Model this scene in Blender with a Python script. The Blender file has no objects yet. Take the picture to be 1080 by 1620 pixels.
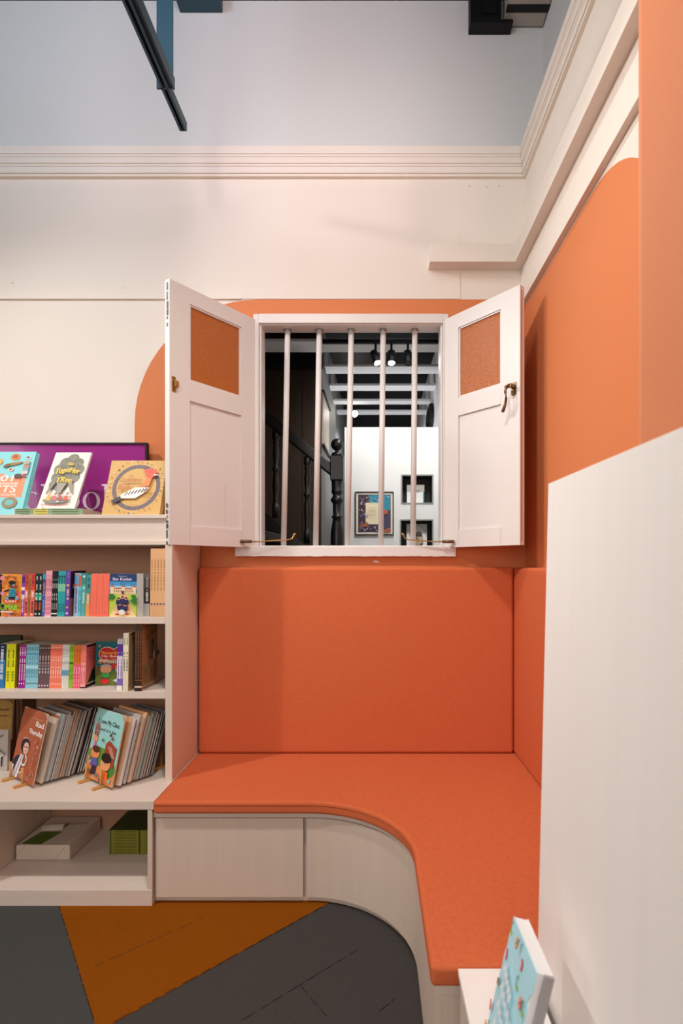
import bpy, bmesh, math, random
from mathutils import Vector, Matrix

C = bpy.context.scene.collection
R = math.radians
rnd = random.Random(7)

# ------------------------------------------------------------------ camera, world, lights, exposure
F = 860.0; CX = 590.0; CY = 895.0; EYE = 1.47     # focal length and vanishing point for a 1080 wide frame
def P(px, py, Y):
    return Vector(((px-CX)/F*Y, Y, EYE-(py-CY)/F*Y))
def PX(px, Y): return (px-CX)/F*Y
def PZ(py, Y): return EYE-(py-CY)/F*Y

cam = bpy.data.cameras.new('camera'); camo = bpy.data.objects.new('camera', cam); C.objects.link(camo)
camo.location = (0, 0, EYE); camo.rotation_euler = (R(90), 0, 0)
cam.sensor_fit = 'HORIZONTAL'; cam.sensor_width = 36; cam.lens = F/1080*36
cam.shift_x = -(CX-540)/1080; cam.shift_y = (CY-810)/1080
cam.clip_start = .05
cam.dof.use_dof = True; cam.dof.focus_distance = 2.6; cam.dof.aperture_fstop = 4.0
bpy.context.scene.camera = camo

w = bpy.data.worlds.new('world'); bpy.context.scene.world = w; w.use_nodes = True
w.node_tree.nodes['Background'].inputs[0].default_value = (.8, .8, .85, 1)
w.node_tree.nodes['Background'].inputs[1].default_value = .15

vs = bpy.context.scene.view_settings
vs.view_transform = 'Standard'; vs.look = 'None'; vs.gamma = 1; vs.use_curve_mapping = False
vs.exposure = 0.09

def lamp(name, loc, target, power, size, col=(1, .93, .86), cone=None, blend=.6):
    if cone:
        l = bpy.data.lights.new(name, 'SPOT'); l.spot_size = R(cone); l.spot_blend = blend; l.shadow_soft_size = size
    else:
        l = bpy.data.lights.new(name, 'AREA'); l.shape = 'DISK'; l.size = size
    l.energy = power; l.color = col
    o = bpy.data.objects.new(name, l); C.objects.link(o); o.location = loc
    o.rotation_euler = (Vector(target)-Vector(loc)).to_track_quat('-Z', 'Y').to_euler()
    return o
WARM = (1, .95, .905)
lamp('track_lamp_shelf', (-2.6, 1.3, 3.9), (-1.2, 2.6, .55), 175, .05, WARM, 96, .9)
lamp('track_lamp_cross', (-2.6, 1.3, 3.9), (.84, 2.5, 2.1), 90, .07, WARM, 60, .8)
lamp('track_lamp_near', (-.9, .35, 3.6), (-.1, 3.0, 1.3), 62, .10, WARM, 120, .9)
lamp('bench_fill', (-.3, 1.2, 4.1), (.15, 2.0, .5), 160, .12, WARM, 98, 1.0)  # added fill spot above the bench, no fixture seen there
lamp('shutter_fill', (.45, .9, 3.9), (-.75, 2.8, 1.9), 48, .10, WARM, 46, 1.0)  # extra spot put in to brighten the left shutter
lamp('column_fill', (-2.6, 2.3, 3.7), (.84, 1.6, 2.3), 135, .10, WARM, 62, .9)  # spot added from the left to brighten pillar and right wall
lamp('wall_fill', (-.3, 1.4, 4.3), (.2, 3.0, 3.2), 14, .2, WARM, 80, .9)  # added spot, evens out brightness across the back wall
lamp('front_fill', (-1.2, -2.8, 2.2), (-.6, 3.0, 1.6), 56, 2.2, (1, .97, .94))  # added area fill standing in for unseen room light behind the camera
lamp('side_fill', (-4.3, .2, 2.0), (0, 2.4, 1.6), 26, 2.0, (1, .95, .9))  # area fill added at the left, no visible source
lamp('blue_wash', (-1.9, 1.2, 4.4), (-1.2, 3.0, 4.2), 50, .3, (.55, .76, 1), 140, .9)
lamp('pink_wash', (-.5, 1.4, 3.9), (-.6, 3.0, 4.1), 46, .3, (1, .80, .87), 110, .9)
# gallery beyond the window
lamp('gallery_spot', (.05, 4.28, 3.06), (.2, 4.7, 2.1), 9, .04, (1, .98, .95), 130, .6)
lamp('gallery_front', (.25, 3.5, 3.1), (.10, 4.7, 1.9), 58, .15, (1, .99, .97), 100, .8)
lamp('gallery_far', (-.1, 6.1, 3.1), (.1, 6.4, 2.0), 30, .08, (.86, .93, 1), 160, .5)
lamp('gallery_up', (.1, 5.2, 1.9), (.1, 5.4, 3.2), 42, .4, (.9, .93, 1), 150, .8)

# ------------------------------------------------------------------ materials
def lin(h):
    if isinstance(h, str):
        h = h.lstrip('#'); c = [int(h[i:i+2], 16)/255 for i in (0, 2, 4)]
    else: c = [v/255 for v in h]
    return tuple(v/12.92 if v <= .04045 else ((v+.055)/1.055)**2.4 for v in c)
def mat(name, col, rough=.6, var=0, vscale=(6, 6, 6), bump=0, bscale=(200, 200, 200), spec=.3, metal=0, emit=0, trans=0, detail=3, bdist=.001, coat=0):
    m = bpy.data.materials.new(name); m.use_nodes = True
    nt = m.node_tree; b = nt.nodes['Principled BSDF']; c = lin(col)
    b.inputs['Base Color'].default_value = (*c, 1); b.inputs['Roughness'].default_value = rough
    b.inputs['Specular IOR Level'].default_value = spec; b.inputs['Metallic'].default_value = metal
    b.inputs['Transmission Weight'].default_value = trans; b.inputs['Coat Weight'].default_value = coat
    if emit:
        b.inputs['Emission Color'].default_value = (*c, 1); b.inputs['Emission Strength'].default_value = emit
    if var or bump:
        tc = nt.nodes.new('ShaderNodeTexCoord')
    if var:
        mp = nt.nodes.new('ShaderNodeMapping'); mp.inputs['Scale'].default_value = vscale
        n = nt.nodes.new('ShaderNodeTexNoise'); n.inputs['Scale'].default_value = 1; n.inputs['Detail'].default_value = detail
        mx = nt.nodes.new('ShaderNodeMix'); mx.data_type = 'RGBA'
        mx.inputs['A'].default_value = (*[v*(1-var) for v in c], 1); mx.inputs['B'].default_value = (*[min(1, v*(1+var)) for v in c], 1)
        nt.links.new(tc.outputs['Object'], mp.inputs[0]); nt.links.new(mp.outputs[0], n.inputs[0])
        nt.links.new(n.outputs[0], mx.inputs['Factor']); nt.links.new(mx.outputs['Result'], b.inputs['Base Color'])
    if bump:
        mp = nt.nodes.new('ShaderNodeMapping'); mp.inputs['Scale'].default_value = bscale
        n = nt.nodes.new('ShaderNodeTexNoise'); n.inputs['Scale'].default_value = 1; n.inputs['Detail'].default_value = 4
        bp = nt.nodes.new('ShaderNodeBump'); bp.inputs['Strength'].default_value = bump; bp.inputs['Distance'].default_value = bdist
        nt.links.new(tc.outputs['Object'], mp.inputs[0]); nt.links.new(mp.outputs[0], n.inputs[0])
        nt.links.new(n.outputs[0], bp.inputs['Height']); nt.links.new(bp.outputs[0], b.inputs['Normal'])
    return m
def fabric():
    m = mat('terracotta_fabric', 'd2603c', .95, spec=.1)
    nt = m.node_tree; b = nt.nodes['Principled BSDF']
    tc = nt.nodes.new('ShaderNodeTexCoord'); c = Vector(lin((204, 105, 66)))
    w1 = nt.nodes.new('ShaderNodeTexNoise'); w1.inputs['Scale'].default_value = 380; w1.inputs['Detail'].default_value = 3
    st = nt.nodes.new('ShaderNodeMapping'); st.inputs['Scale'].default_value = (45, 45, 200)
    w2 = nt.nodes.new('ShaderNodeTexNoise'); w2.inputs['Scale'].default_value = 1.6; w2.inputs['Detail'].default_value = 3
    nt.links.new(tc.outputs['Object'], w1.inputs[0]); nt.links.new(tc.outputs['Object'], st.inputs[0]); nt.links.new(st.outputs[0], w2.inputs[0])
    ad = nt.nodes.new('ShaderNodeMath'); ad.operation = 'ADD'
    nt.links.new(w1.outputs[0], ad.inputs[0]); nt.links.new(w2.outputs[0], ad.inputs[1])
    rm = nt.nodes.new('ShaderNodeMapRange'); rm.inputs['From Min'].default_value = .7; rm.inputs['From Max'].default_value = 1.3
    nt.links.new(ad.outputs[0], rm.inputs[0])
    mx = nt.nodes.new('ShaderNodeMix'); mx.data_type = 'RGBA'
    mx.inputs['A'].default_value = (*(c*.92), 1); mx.inputs['B'].default_value = (*(c*1.09), 1)
    nt.links.new(rm.outputs[0], mx.inputs['Factor']); nt.links.new(mx.outputs['Result'], b.inputs['Base Color'])
    big = nt.nodes.new('ShaderNodeTexNoise'); big.inputs['Scale'].default_value = 5; big.inputs['Detail'].default_value = 2
    nt.links.new(tc.outputs['Object'], big.inputs[0])
    b1 = nt.nodes.new('ShaderNodeBump'); b1.inputs['Strength'].default_value = .12; b1.inputs['Distance'].default_value = .02
    b2 = nt.nodes.new('ShaderNodeBump'); b2.inputs['Strength'].default_value = .4; b2.inputs['Distance'].default_value = .0005
    nt.links.new(big.outputs[0], b1.inputs['Height']); nt.links.new(w1.outputs[0], b2.inputs['Height'])
    nt.links.new(b1.outputs[0], b2.inputs['Normal']); nt.links.new(b2.outputs[0], b.inputs['Normal'])
    return m
M = {
 'cream': mat('cream_wall_paint', 'e9dfd3', .7, .025, (2, 2, 2), .15, (40, 40, 40)),
 'upper': mat('pale_grey_wall_paint', (216, 216, 212), .75, .03, (1.2, 1.2, 1.2), .15, (30, 30, 30)),
 'orange': mat('orange_wall_paint', (214, 127, 78), .65, .03, (2, 2, 2), .15, (50, 50, 50)),
 'white': mat('white_gloss_paint', (222, 215, 210), .38, .02, (5, 5, 5), .25, (30, 30, 12), spec=.45),
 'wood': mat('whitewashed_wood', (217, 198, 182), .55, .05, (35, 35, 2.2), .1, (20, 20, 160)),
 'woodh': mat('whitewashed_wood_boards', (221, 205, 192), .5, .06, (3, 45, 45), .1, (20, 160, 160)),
 'woodback': mat('shaded_whitewash_back_panel', (186, 140, 112), .6, .06, (3, 3, 45)),  # whitewash turned browner, shade of the shelf recess put into the colour
 'panel': mat('pale_laminate', (240, 235, 230), .6, .03, (30, 30, 1.2)),
 'fabric': fabric(),
 'seam': mat('seam_thread', 'b64f30', .9),
 'dark': mat('dark_brown_detail', '2b211b', .9),  # dark brown for the rebate strip, keeper slot and screws
 'cgrey': mat('grey_carpet', (73, 69, 67), .98, .22, (140, 140, 140), .9, (350, 350, 350), spec=.05, bdist=.003),
 'cgrey2': mat('cool_grey_carpet', (75, 75, 73), .98, .22, (140, 140, 140), .9, (350, 350, 350), spec=.05, bdist=.003),
 'corange': mat('ochre_carpet', (138, 75, 11), .98, .18, (140, 140, 140), .9, (350, 350, 350), spec=.05, bdist=.003),
 'cseam': mat('carpet_seam', '24211e', .98),
 'amber': mat('amber_pebbled_glass', (186, 98, 20), .22, .55, (150, 150, 110), .9, (150, 150, 90), spec=.6, bdist=.005, trans=.12),
 'brass': mat('aged_brass', 'b08a52', .38, .15, (60, 60, 60), metal=.9),
 'bronze': mat('dark_bronze', '7a6248', .4, .15, (60, 60, 60), metal=.85),
 'steel': mat('teal_black_steel', (36, 68, 82), .45, spec=.4),
 'black': mat('black_paint', '0c0c0e', .6),
 'duct': mat('grey_duct_metal', 'a8a096', .5, .05),
 'blackwood': mat('black_lacquered_wood', '121110', .35, .2, (10, 10, 10), spec=.5),
 'darkpanel': mat('dark_brown_boarding', '3a2c22', .5, .35, (40, 40, 3)),
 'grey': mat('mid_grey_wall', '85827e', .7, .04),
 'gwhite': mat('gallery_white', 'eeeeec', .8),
 'gbeam': mat('gallery_white_beam', 'e4e2e0', .8),
 'gfloor': mat('gallery_floor', '6a655e', .6),
 'bulb': mat('lit_bulb', 'fff8ee', .5, emit=90),
 'dim_bulb': mat('unlit_lens', '303030', .2),
 'bamboo': mat('bamboo', 'd09a58', .5, .12, (20, 20, 20)),
 'pages': mat('book_pages', 'e3d8c8', .9, .10, (4, 4, 4)),
 'pgrey': mat('grey_book_pages', 'b4aca4', .9, .12, (500, 500, 3)),
 'wrap': mat('pale_wrapping_paper', 'd9c9ba', .7, .04, (8, 8, 8), .4, (18, 18, 18), bdist=.004),
 'coltrim': mat('orange_column_paint', (200, 124, 84), .5, .02, (2, 2, 2)),
}
_pm = {}
def ink(h, rough=.5):
    if isinstance(h, bpy.types.Material): return h
    if h in M: return M[h]
    k = (h, rough)
    if k not in _pm: _pm[k] = mat('print_'+h.lstrip('#'), h, rough, spec=.35)
    return _pm[k]

# ------------------------------------------------------------------ mesh builder
class MB:
    def __init__(s): s.v = []; s.f = []; s.m = []; s.mats = []; s.sm = []
    def mi(s, m):
        m = ink(m)
        if m not in s.mats: s.mats.append(m)
        return s.mats.index(m)
    def face(s, idx, m, smooth=False): s.f.append(idx); s.m.append(s.mi(m)); s.sm.append(smooth)
    def poly(s, pts, m, smooth=False):
        b = len(s.v); s.v += [Vector(p) for p in pts]; s.face(list(range(b, b+len(pts))), m, smooth)
    def hexa(s, p, m):   # p: 8 points, bottom ring then top ring
        b = len(s.v); s.v += [Vector(q) for q in p]
        for q in ((3, 2, 1, 0), (4, 5, 6, 7), (0, 1, 5, 4), (1, 2, 6, 5), (2, 3, 7, 6), (3, 0, 4, 7)):
            s.face([b+i for i in q], m)
        return s
    def box(s, x0, x1, y0, y1, z0, z1, m):
        x0, x1 = min(x0, x1), max(x0, x1); y0, y1 = min(y0, y1), max(y0, y1); z0, z1 = min(z0, z1), max(z0, z1)
        return s.hexa([(x0, y0, z0), (x1, y0, z0), (x1, y1, z0), (x0, y1, z0), (x0, y0, z1), (x1, y0, z1), (x1, y1, z1), (x0, y1, z1)], m)
    def prism(s, pts, ext, m, side=None, smooth=False):   # planar polygon extruded by vector
        n = len(pts); b = len(s.v); e = Vector(ext)
        s.v += [Vector(p) for p in pts]+[Vector(p)+e for p in pts]
        s.face(list(range(b, b+n))[::-1], m); s.face(list(range(b+n, b+2*n)), m)
        for i in range(n):
            j = (i+1) % n; s.face([b+i, b+j, b+n+j, b+n+i], side or m, smooth)
        return s
    def lathe(s, prof, org, m, n=24, axis=(0, 0, 1)):
        q = Vector((0, 0, 1)).rotation_difference(Vector(axis)); o = Vector(org); b = len(s.v)
        for r, z in prof:
            for k in range(n):
                a = 2*math.pi*k/n
                s.v.append(o+q @ Vector((r*math.cos(a), r*math.sin(a), z)))
        for i in range(len(prof)-1):
            for k in range(n):
                k2 = (k+1) % n
                s.face([b+i*n+k, b+i*n+k2, b+(i+1)*n+k2, b+(i+1)*n+k], m, True)
        s.face([b+k for k in range(n)][::-1], m); s.face([b+(len(prof)-1)*n+k for k in range(n)], m)
        return s
    def tube(s, path, r, m, n=12):
        path = [Vector(p) for p in path]; b = len(s.v); rs = r if isinstance(r, (list, tuple)) else [r]*len(path)
        up = Vector((0, 0, 1))
        for i, p in enumerate(path):
            t = (path[min(i+1, len(path)-1)]-path[max(i-1, 0)]).normalized()
            a = t.cross(up)
            if a.length < .05: a = t.cross(Vector((1, 0, 0)))
            a.normalize(); c = t.cross(a)
            for k in range(n):
                g = 2*math.pi*k/n; s.v.append(p+(a*math.cos(g)+c*math.sin(g))*rs[i])
        for i in range(len(path)-1):
            for k in range(n):
                k2 = (k+1) % n; s.face([b+i*n+k, b+i*n+k2, b+(i+1)*n+k2, b+(i+1)*n+k], m, True)
        s.face([b+k for k in range(n)][::-1], m); s.face([b+(len(path)-1)*n+k for k in range(n)], m)
        return s
    def build(s, name, parent=None, bevel=0, seg=2, world=True, angle=40):
        me = bpy.data.meshes.new(name)
        off = Vector(parent.location) if (parent is not None and world and parent.type == 'EMPTY') else (Vector(parent['org']) if (parent is not None and world and 'org' in parent) else Vector((0, 0, 0)))
        me.from_pydata([tuple(v-off) for v in s.v], [], s.f)
        for m in s.mats: me.materials.append(m)
        for p, i, sm in zip(me.polygons, s.m, s.sm): p.material_index = i; p.use_smooth = sm
        me.validate()
        bm = bmesh.new(); bm.from_mesh(me); bmesh.ops.recalc_face_normals(bm, faces=bm.faces); bm.to_mesh(me); bm.free()
        o = bpy.data.objects.new(name, me); C.objects.link(o)
        if parent is not None: o.parent = parent
        if bevel:
            b = o.modifiers.new('bevel', 'BEVEL'); b.width = bevel; b.segments = seg; b.limit_method = 'ANGLE'; b.angle_limit = R(angle)
            b.harden_normals = False
            if seg > 2:
                for p in me.polygons: p.use_smooth = True
                wn = o.modifiers.new('wn', 'WEIGHTED_NORMAL'); wn.keep_sharp = False
        return o
def tag(o, label, cat, group=None):
    o['label'] = label; o['category'] = cat
    if group: o['group'] = group
    return o
def thing(name, label, cat, loc=(0, 0, 0), rot=(0, 0, 0), group=None):
    o = bpy.data.objects.new(name, None); C.objects.link(o); o.location = loc; o.rotation_euler = rot
    o.empty_display_size = .05
    return tag(o, label, cat, group)
def struct(o): o['kind'] = 'structure'; return o
def dup(root, loc, rot=None, label=None, group=None):
    r = root.copy(); C.objects.link(r); r.location = loc
    if rot is not None: r.rotation_euler = rot
    if label: r['label'] = label
    if group: r['group'] = group
    for ch in list(root.children):
        c = ch.copy(); C.objects.link(c); c.parent = r
        for g in ch.children:
            d = g.copy(); C.objects.link(d); d.parent = c
    return r
_tc = {}
def glyphs(txt):
    if txt in _tc: return _tc[txt]
    cu = bpy.data.curves.new('t', 'FONT'); cu.body = txt; cu.size = 1; cu.resolution_u = 3
    o = bpy.data.objects.new('t', cu); C.objects.link(o); bpy.context.view_layer.update()
    me = bpy.data.meshes.new_from_object(o.evaluated_get(bpy.context.evaluated_depsgraph_get()))
    v = [(p.co.x, p.co.y) for p in me.vertices]; f = [tuple(p.vertices) for p in me.polygons]
    bpy.data.objects.remove(o); bpy.data.curves.remove(cu); bpy.data.meshes.remove(me)
    _tc[txt] = (v, f); return _tc[txt]
class Art:          # flat print on a surface: u right, v up
    def __init__(s, mb, o, U, V, N): s.mb = mb; s.o = Vector(o); s.U = Vector(U).normalized(); s.V = Vector(V).normalized(); s.N = Vector(N).normalized(); s.k = 1
    def pt(s, u, v, l): return s.o+s.U*u+s.V*v+s.N*(.00025*l)
    def poly(s, pts, m, l=None):
        if l is None: s.k += 1; l = s.k
        s.mb.poly([s.pt(u, v, l) for u, v in pts], m)
    def rect(s, u0, v0, u1, v1, m, l=None): s.poly([(u0, v0), (u1, v0), (u1, v1), (u0, v1)], m, l)
    def ell(s, u, v, a, b, m, rot=0, n=20, l=None, a0=0, a1=360):
        pts = []
        full = a1-a0 == 360
        for i in range(n if full else n+1):
            g = R(a0+(a1-a0)*i/n); x, y = a*math.cos(g), b*math.sin(g); c, q = math.cos(R(rot)), math.sin(R(rot))
            pts.append((u+x*c-y*q, v+x*q+y*c))
        s.poly(pts, m, l)
    def line(s, pts, wd, m, l=None):
        if l is None: s.k += 1; l = s.k
        for (a, b), (c, d) in zip(pts, pts[1:]):
            L = math.hypot(c-a, d-b) or 1; nx, ny = -(d-b)/L*wd/2, (c-a)/L*wd/2
            s.poly([(a-nx, b-ny), (c-nx, d-ny), (c+nx, d+ny), (a+nx, b+ny)], m, l)
    def text(s, t, u, v, size, m, width=None, rot=0, shear=0, bold=0, l=None, center=False, arc=0):
        if l is None: s.k += 1; l = s.k
        vv, ff = glyphs(t); wmax = max(p[0] for p in vv) or 1
        sx = (width/wmax) if width else size
        c, q = math.cos(R(rot)), math.sin(R(rot)); off = -wmax*sx/2 if center else 0
        for dx in ((0,) if not bold else (-bold, 0, bold)):
            b = len(s.mb.v)
            for x, y in vv:
                X = x*sx+shear*y*size+off+dx*size; Y = y*size+arc*math.sin(x/wmax*math.pi)*size
                s.mb.v.append(s.pt(u+X*c-Y*q, v+X*q+Y*c, l))
            for f in ff: s.mb.face([b+i for i in f], m)
            l += .3
    def marks(s, u0, v0, u1, v1, m, n, vertical=True, seed=0):   # print too small to read
        r = random.Random(seed); s.k += 1; l = s.k
        n = int(n*1.6); L = (v1-v0) if vertical else (u1-u0); st = L/n
        for i in range(n):
            if r.random() < .14: continue
            a = st*i+st*.12; b = st*i+st*r.uniform(.65, .9)
            e = r.uniform(0, .3)
            if vertical: s.rect(u0+(u1-u0)*e*.5, v0+a, u1-(u1-u0)*e*.2, v0+b, m, l)
            else: s.rect(u0+a, v0+(v1-v0)*e*.2, u0+b, v1-(v1-v0)*e*.6, m, l)

# ------------------------------------------------------------------ room shell
RX = .841          # right wall
wl, wr, wb, wt = -.628, .384, 1.575, 2.803         # window opening
b = MB()
b.box(-4.5, wl, 3.0, 3.10, -.02, 3.78, 'cream'); b.box(wr, .97, 3.0, 3.10, -.02, 3.78, 'cream')
b.box(wl, wr, 3.0, 3.10, wt, 3.78, 'cream'); b.box(wl, wr, 3.0, 3.10, -.02, wb, 'cream')
# painted orange shape with a rounded upper left corner
q = 2.9985; rr = .684; lx = PX(213, 3); tz = 2.939
arc = [(lx+rr-rr*math.cos(R(a)), q, tz-rr+rr*math.sin(R(a))) for a in range(0, 91, 6)]
b.poly([(wl, q, 0), (lx, q, 0)]+arc+[(wl, q, tz)], 'orange')
b.poly([(wl, q, wt), (wr, q, wt), (wr, q, tz), (wl, q, tz)], 'orange')
b.poly([(wl, q, 0), (wr, q, 0), (wr, q, wb), (wl, q, wb)], 'orange')
b.poly([(wr, q, 0), (RX, q, 0), (RX, q, tz), (wr, q, tz)], 'orange')
a_ = Art(b, (0, 2.9985, 0), (1, 0, 0), (0, 0, 1), (0, -1, 0))
a_.ell(PX(595, 3), PZ(888.5, 3), .018, .006, 'e9e0d6', rot=-6, n=9)
for px_, py_ in ((770, 296), (789, 295), (742, 295), (195, 456), (20, 448)): a_.ell(PX(px_, 3), PZ(py_, 3), .006, .002, 'a89c90', n=7)
struct(b.build('wall_back'))
struct(MB().box(-4.5, 1.1, 3.04, 3.14, 3.78, 4.75, 'upper').build('wall_back_upper'))
b = MB(); b.box(RX, RX+.12, -3, 3.10, -.02, 3.78, 'cream')
q = RX-.0015
arc = [(q, 2.08-.53*math.sin(R(a)), 2.37+.53*math.cos(R(a))) for a in range(0, 91, 6)]
b.poly([(q, 3.0, 0), (q, 3.0, 2.90)]+arc+[(q, 1.55, 0)], 'orange')
struct(b.build('wall_right'))
struct(MB().box(.95, 1.07, -3, 3.14, 3.78, 4.75, 'upper').build('wall_right_upper'))
struct(MB().box(-4.62, -4.5, -3, 3.14, -.02, 4.75, 'cream').build('wall_left'))
struct(MB().box(-4.62, 1.07, -3.12, -3, -.02, 4.75, 'cream').build('wall_rear'))
struct(MB().box(-4.62, 1.07, -3.12, 3.14, 4.63, 4.75, 'black').build('ceiling'))
b = MB(); b.box(-4.62, .96, -3.12, 3.10, -.06, 0, 'cgrey')
def fl(px, py): 
    Y = F*EYE/(py-CY); return (PX(px, Y), Y)
A = Vector(fl(93, 1433)); B = Vector(fl(513, 1433)); T = Vector(fl(154, 1634))
A2 = A+(A-T)*.4; B2 = B+(B-T)*.15
b.poly([(T.x, T.y, .0015), (B2.x, B2.y, .0015), (B2.x, 3, .0015), (A2.x, A2.y, .0015)], 'corange')
b.poly([(T.x, T.y, .0012), (A2.x, A2.y, .0012), (-4, A2.y, .0012), (-4, -1, .0012), (T.x-.1, -1, .0012)], 'cgrey2')
def seam(p0, p1, wd=.0022):
    p0 = Vector(fl(*p0)); p1 = Vector(fl(*p1)); d = (p1-p0).normalized(); n = Vector((-d.y, d.x))*wd/2
    L = (p1-p0).length; t = 0; r = random.Random(int(L*1000))
    while t < L:
        e = min(L, t+r.uniform(.02, .07)); a = p0+d*t; c = p0+d*e
        b.poly([(a-n).to_3d()+Vector((0, 0, .0022)), (c-n).to_3d()+Vector((0, 0, .0022)), (c+n).to_3d()+Vector((0, 0, .0022)), (a+n).to_3d()+Vector((0, 0, .0022))], 'cseam')
        t = e+r.uniform(.004, .03)
seam((151, 1529), (321, 1453)); seam((384, 1614), (570, 1500)); seam((475, 1560), (516, 1608)); seam((93, 1433), (154, 1634), .003); seam((154, 1632), (513, 1433), .003)
seam((600, 1600), (625, 1580))
struct(b.build('floor'))
# cornice of four mitred steps
b = MB()
for z0, z1, p in ((3.715, 3.76, .040), (3.702, 3.715, .036), (3.668, 3.702, .034), (3.655, 3.668, .029), (3.620, 3.655, .026), (3.606, 3.620, .019)):
    b.box(-4.5, RX-p, 3.0-p, 3.06, z0, z1, 'cream'); b.box(RX-p, RX+.01, -3, 3.06, z0, z1, 'cream')
b.box(RX-.01, .96, -3, 3.06, 3.76, 3.782, 'upper')
struct(b.build('trim_1', bevel=.003, seg=3, angle=30))
# boxed trunking round the corner and the flat board under it
b = MB(); b.prism([(.303, 3.0, 3.10), (.303, 2.914, 3.10), (RX-.079, 2.914, 3.10), (RX-.079, -3, 3.10), (RX, -3, 3.10), (RX, 3.0, 3.10)], (0, 0, .10), 'cream')
struct(b.build('trim_2', bevel=.002))
struct(MB().box(RX-.027, RX, -3, 3.0, 2.91, 3.10, 'cream').build('trim_3', bevel=.002))
struct(MB().box(-.722, .48, 2.996, 3.0, 2.941, 3.295, 'cream').build('trim_4', bevel=.001))
struct(MB().box(-4.5, -.725, 2.988, 3.0, 2.937, 2.948, 'cream').build('trim_5', bevel=.002))

# ------------------------------------------------------------------ window with bars and two open shutters
b = MB()
b.box(wl-.03, wl, 2.985, 3.02, wb, wt+.05, 'white'); b.box(wr, wr+.03, 2.985, 3.02, wb, wt+.05, 'white')
b.box(wl, wr, 2.985, 3.02, wt, wt+.052, 'white')
b.box(wl, wl+.012, 3.0, 3.10, wb, wt, 'white'); b.box(wr-.012, wr, 3.0, 3.10, wb, wt, 'white')
b.box(wl, wr, 3.0, 3.10, wt-.006, wt+.006, 'white'); b.box(wl, wr, 3.0, 3.10, wb-.01, wb+.006, 'white')
win = struct(b.build('window_1', bevel=.003))
# chipped sill board
b = MB(); x0, x1 = -.752, .452; n = 60; r = random.Random(3)
top = [(x0, 2.962, 1.575), (x1, 2.962, 1.575)]
pts = [(x1-(x1-x0)*i/n, 2.962, 1.520+r.uniform(-.0015, .002)) for i in range(n+1)]
b.prism(top+pts, (0, .05, 0), 'white'); struct(b.build('sill', win, bevel=.002))
for tp, bt in zip((455, 505, 555.5, 606, 656), (448.5, 499, 549.5, 602, 653)):
    b = MB(); a = Vector((PX(bt, 3.06), 3.06, wb)); c = Vector((PX(tp, 3.06), 3.06, wt))
    b.tube([a, c], .0158, 'white', 16); b.tube([c-Vector((0, 0, .006)), c], .021, 'white', 16)
    struct(b.build('security_bar', win))
def shutter(hx, hy, ang, W, s, side):
    Hh = 1.253; z0 = 1.570; T_ = .036
    o = bpy.data.objects.new
    st = .112; gz0, gz1 = 2.372-z0, 2.746-z0; pz0, pz1 = 1.662-z0, 2.274-z0
    b = MB(); y = -s*T_
    b.box(0, st, 0, y, 0, Hh, 'white'); b.box(W-st, W, 0, y, 0, Hh, 'white')
    b.box(st, W-st, 0, y, 0, pz0, 'white'); b.box(st, W-st, 0, y, pz1, gz0, 'white'); b.box(st, W-st, 0, y, gz1, Hh, 'white')
    b.box(st-.003, W-st+.003, -s*.010, -s*.024, pz0-.003, pz1+.003, 'white')
    g = .008           # glazing beads
    for a0, a1, c0, c1 in ((st, st+g, gz0, gz1), (W-st-g, W-st, gz0, gz1), (st, W-st, gz0, gz0+g), (st, W-st, gz1-g, gz1)):
        b.box(a0, a1, -s*.005, -s*.024, c0, c1, 'white')
    # rebate along the free edge, paint chips and joint lines
    b.box(W, W+.0005, -s*.013, -s*.017, .02, Hh-.02, 'dark' if side == 'r' else 'white')
    rr2 = random.Random(5 if side == 'l' else 9)
    art = Art(b, (0, 0, 0), (1, 0, 0), (0, 0, 1), (0, s, 0))
    for zz in (pz1+.02, pz0-.012):
        for xx in (st, W-st): art.rect(xx-.0006, zz-.02 if zz > .5 else .01, xx+.0006, zz+.02 if zz > .5 else pz0-.004, 'bcb0a6')
    art.rect(.22, .33-.22, .2215, .33, 'b5a79c') if side == 'l' else None
    for i in range(9):
        u, v = rr2.uniform(.05, W-.05), rr2.uniform(.03, Hh*.5); art.ell(u, v, .002, .0015, 'b8aba1', n=6)
    ea = Art(b, (W+.0006, 0, 0), (0, 1, 0), (0, 0, 1), (1, 0, 0))
    if side == 'l':
        for (v0, v1) in ((1.03, 1.24), (.0, .2)):
            v = v0
            while v < v1:
                h = rr2.uniform(.01, .04); ea.rect(-.022, v, -.006-rr2.uniform(0, .006), min(v+h, v1), '4a4440'); v += h+rr2.uniform(.002, .02)
    sh = b.build('shutter', win, bevel=.0025, world=False); struct(sh)
    sh.location = (hx, hy, z0); sh.rotation_euler = (0, 0, ang)
    gl = MB().box(st+.004, W-st-.004, -s*.013, -s*.018, gz0+.003, gz1-.003, 'amber').build('glass_pane', sh, world=False); struct(gl)
    return sh
shL = shutter(-.638, 2.999, math.atan2(-.44, -.3205), .544, 1, 'l')
shR = shutter(.384, 2.999, math.atan2(-.384, .322), .501, -1, 'r')
# keeper plate on left leaf
b = MB(); zc = PZ(608, 2.58)-1.57; xc = .544-.022
b.box(xc-.010, xc+.010, 0, .003, zc-.036, zc+.036, 'brass'); b.box(xc-.016, xc+.002, .003, .020, zc-.014, zc+.014, 'brass')
b.box(xc+.002, xc+.005, .003, .0035, zc-.014, zc+.014, 'dark')
for dz in (-.027, .027): b.lathe([(.0035, 0), (.0035, .0012)], (xc, .003, zc+dz), 'dark', 10, (0, 1, 0))
struct(b.build('latch_keeper', shL, bevel=.0012, world=False))
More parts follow.
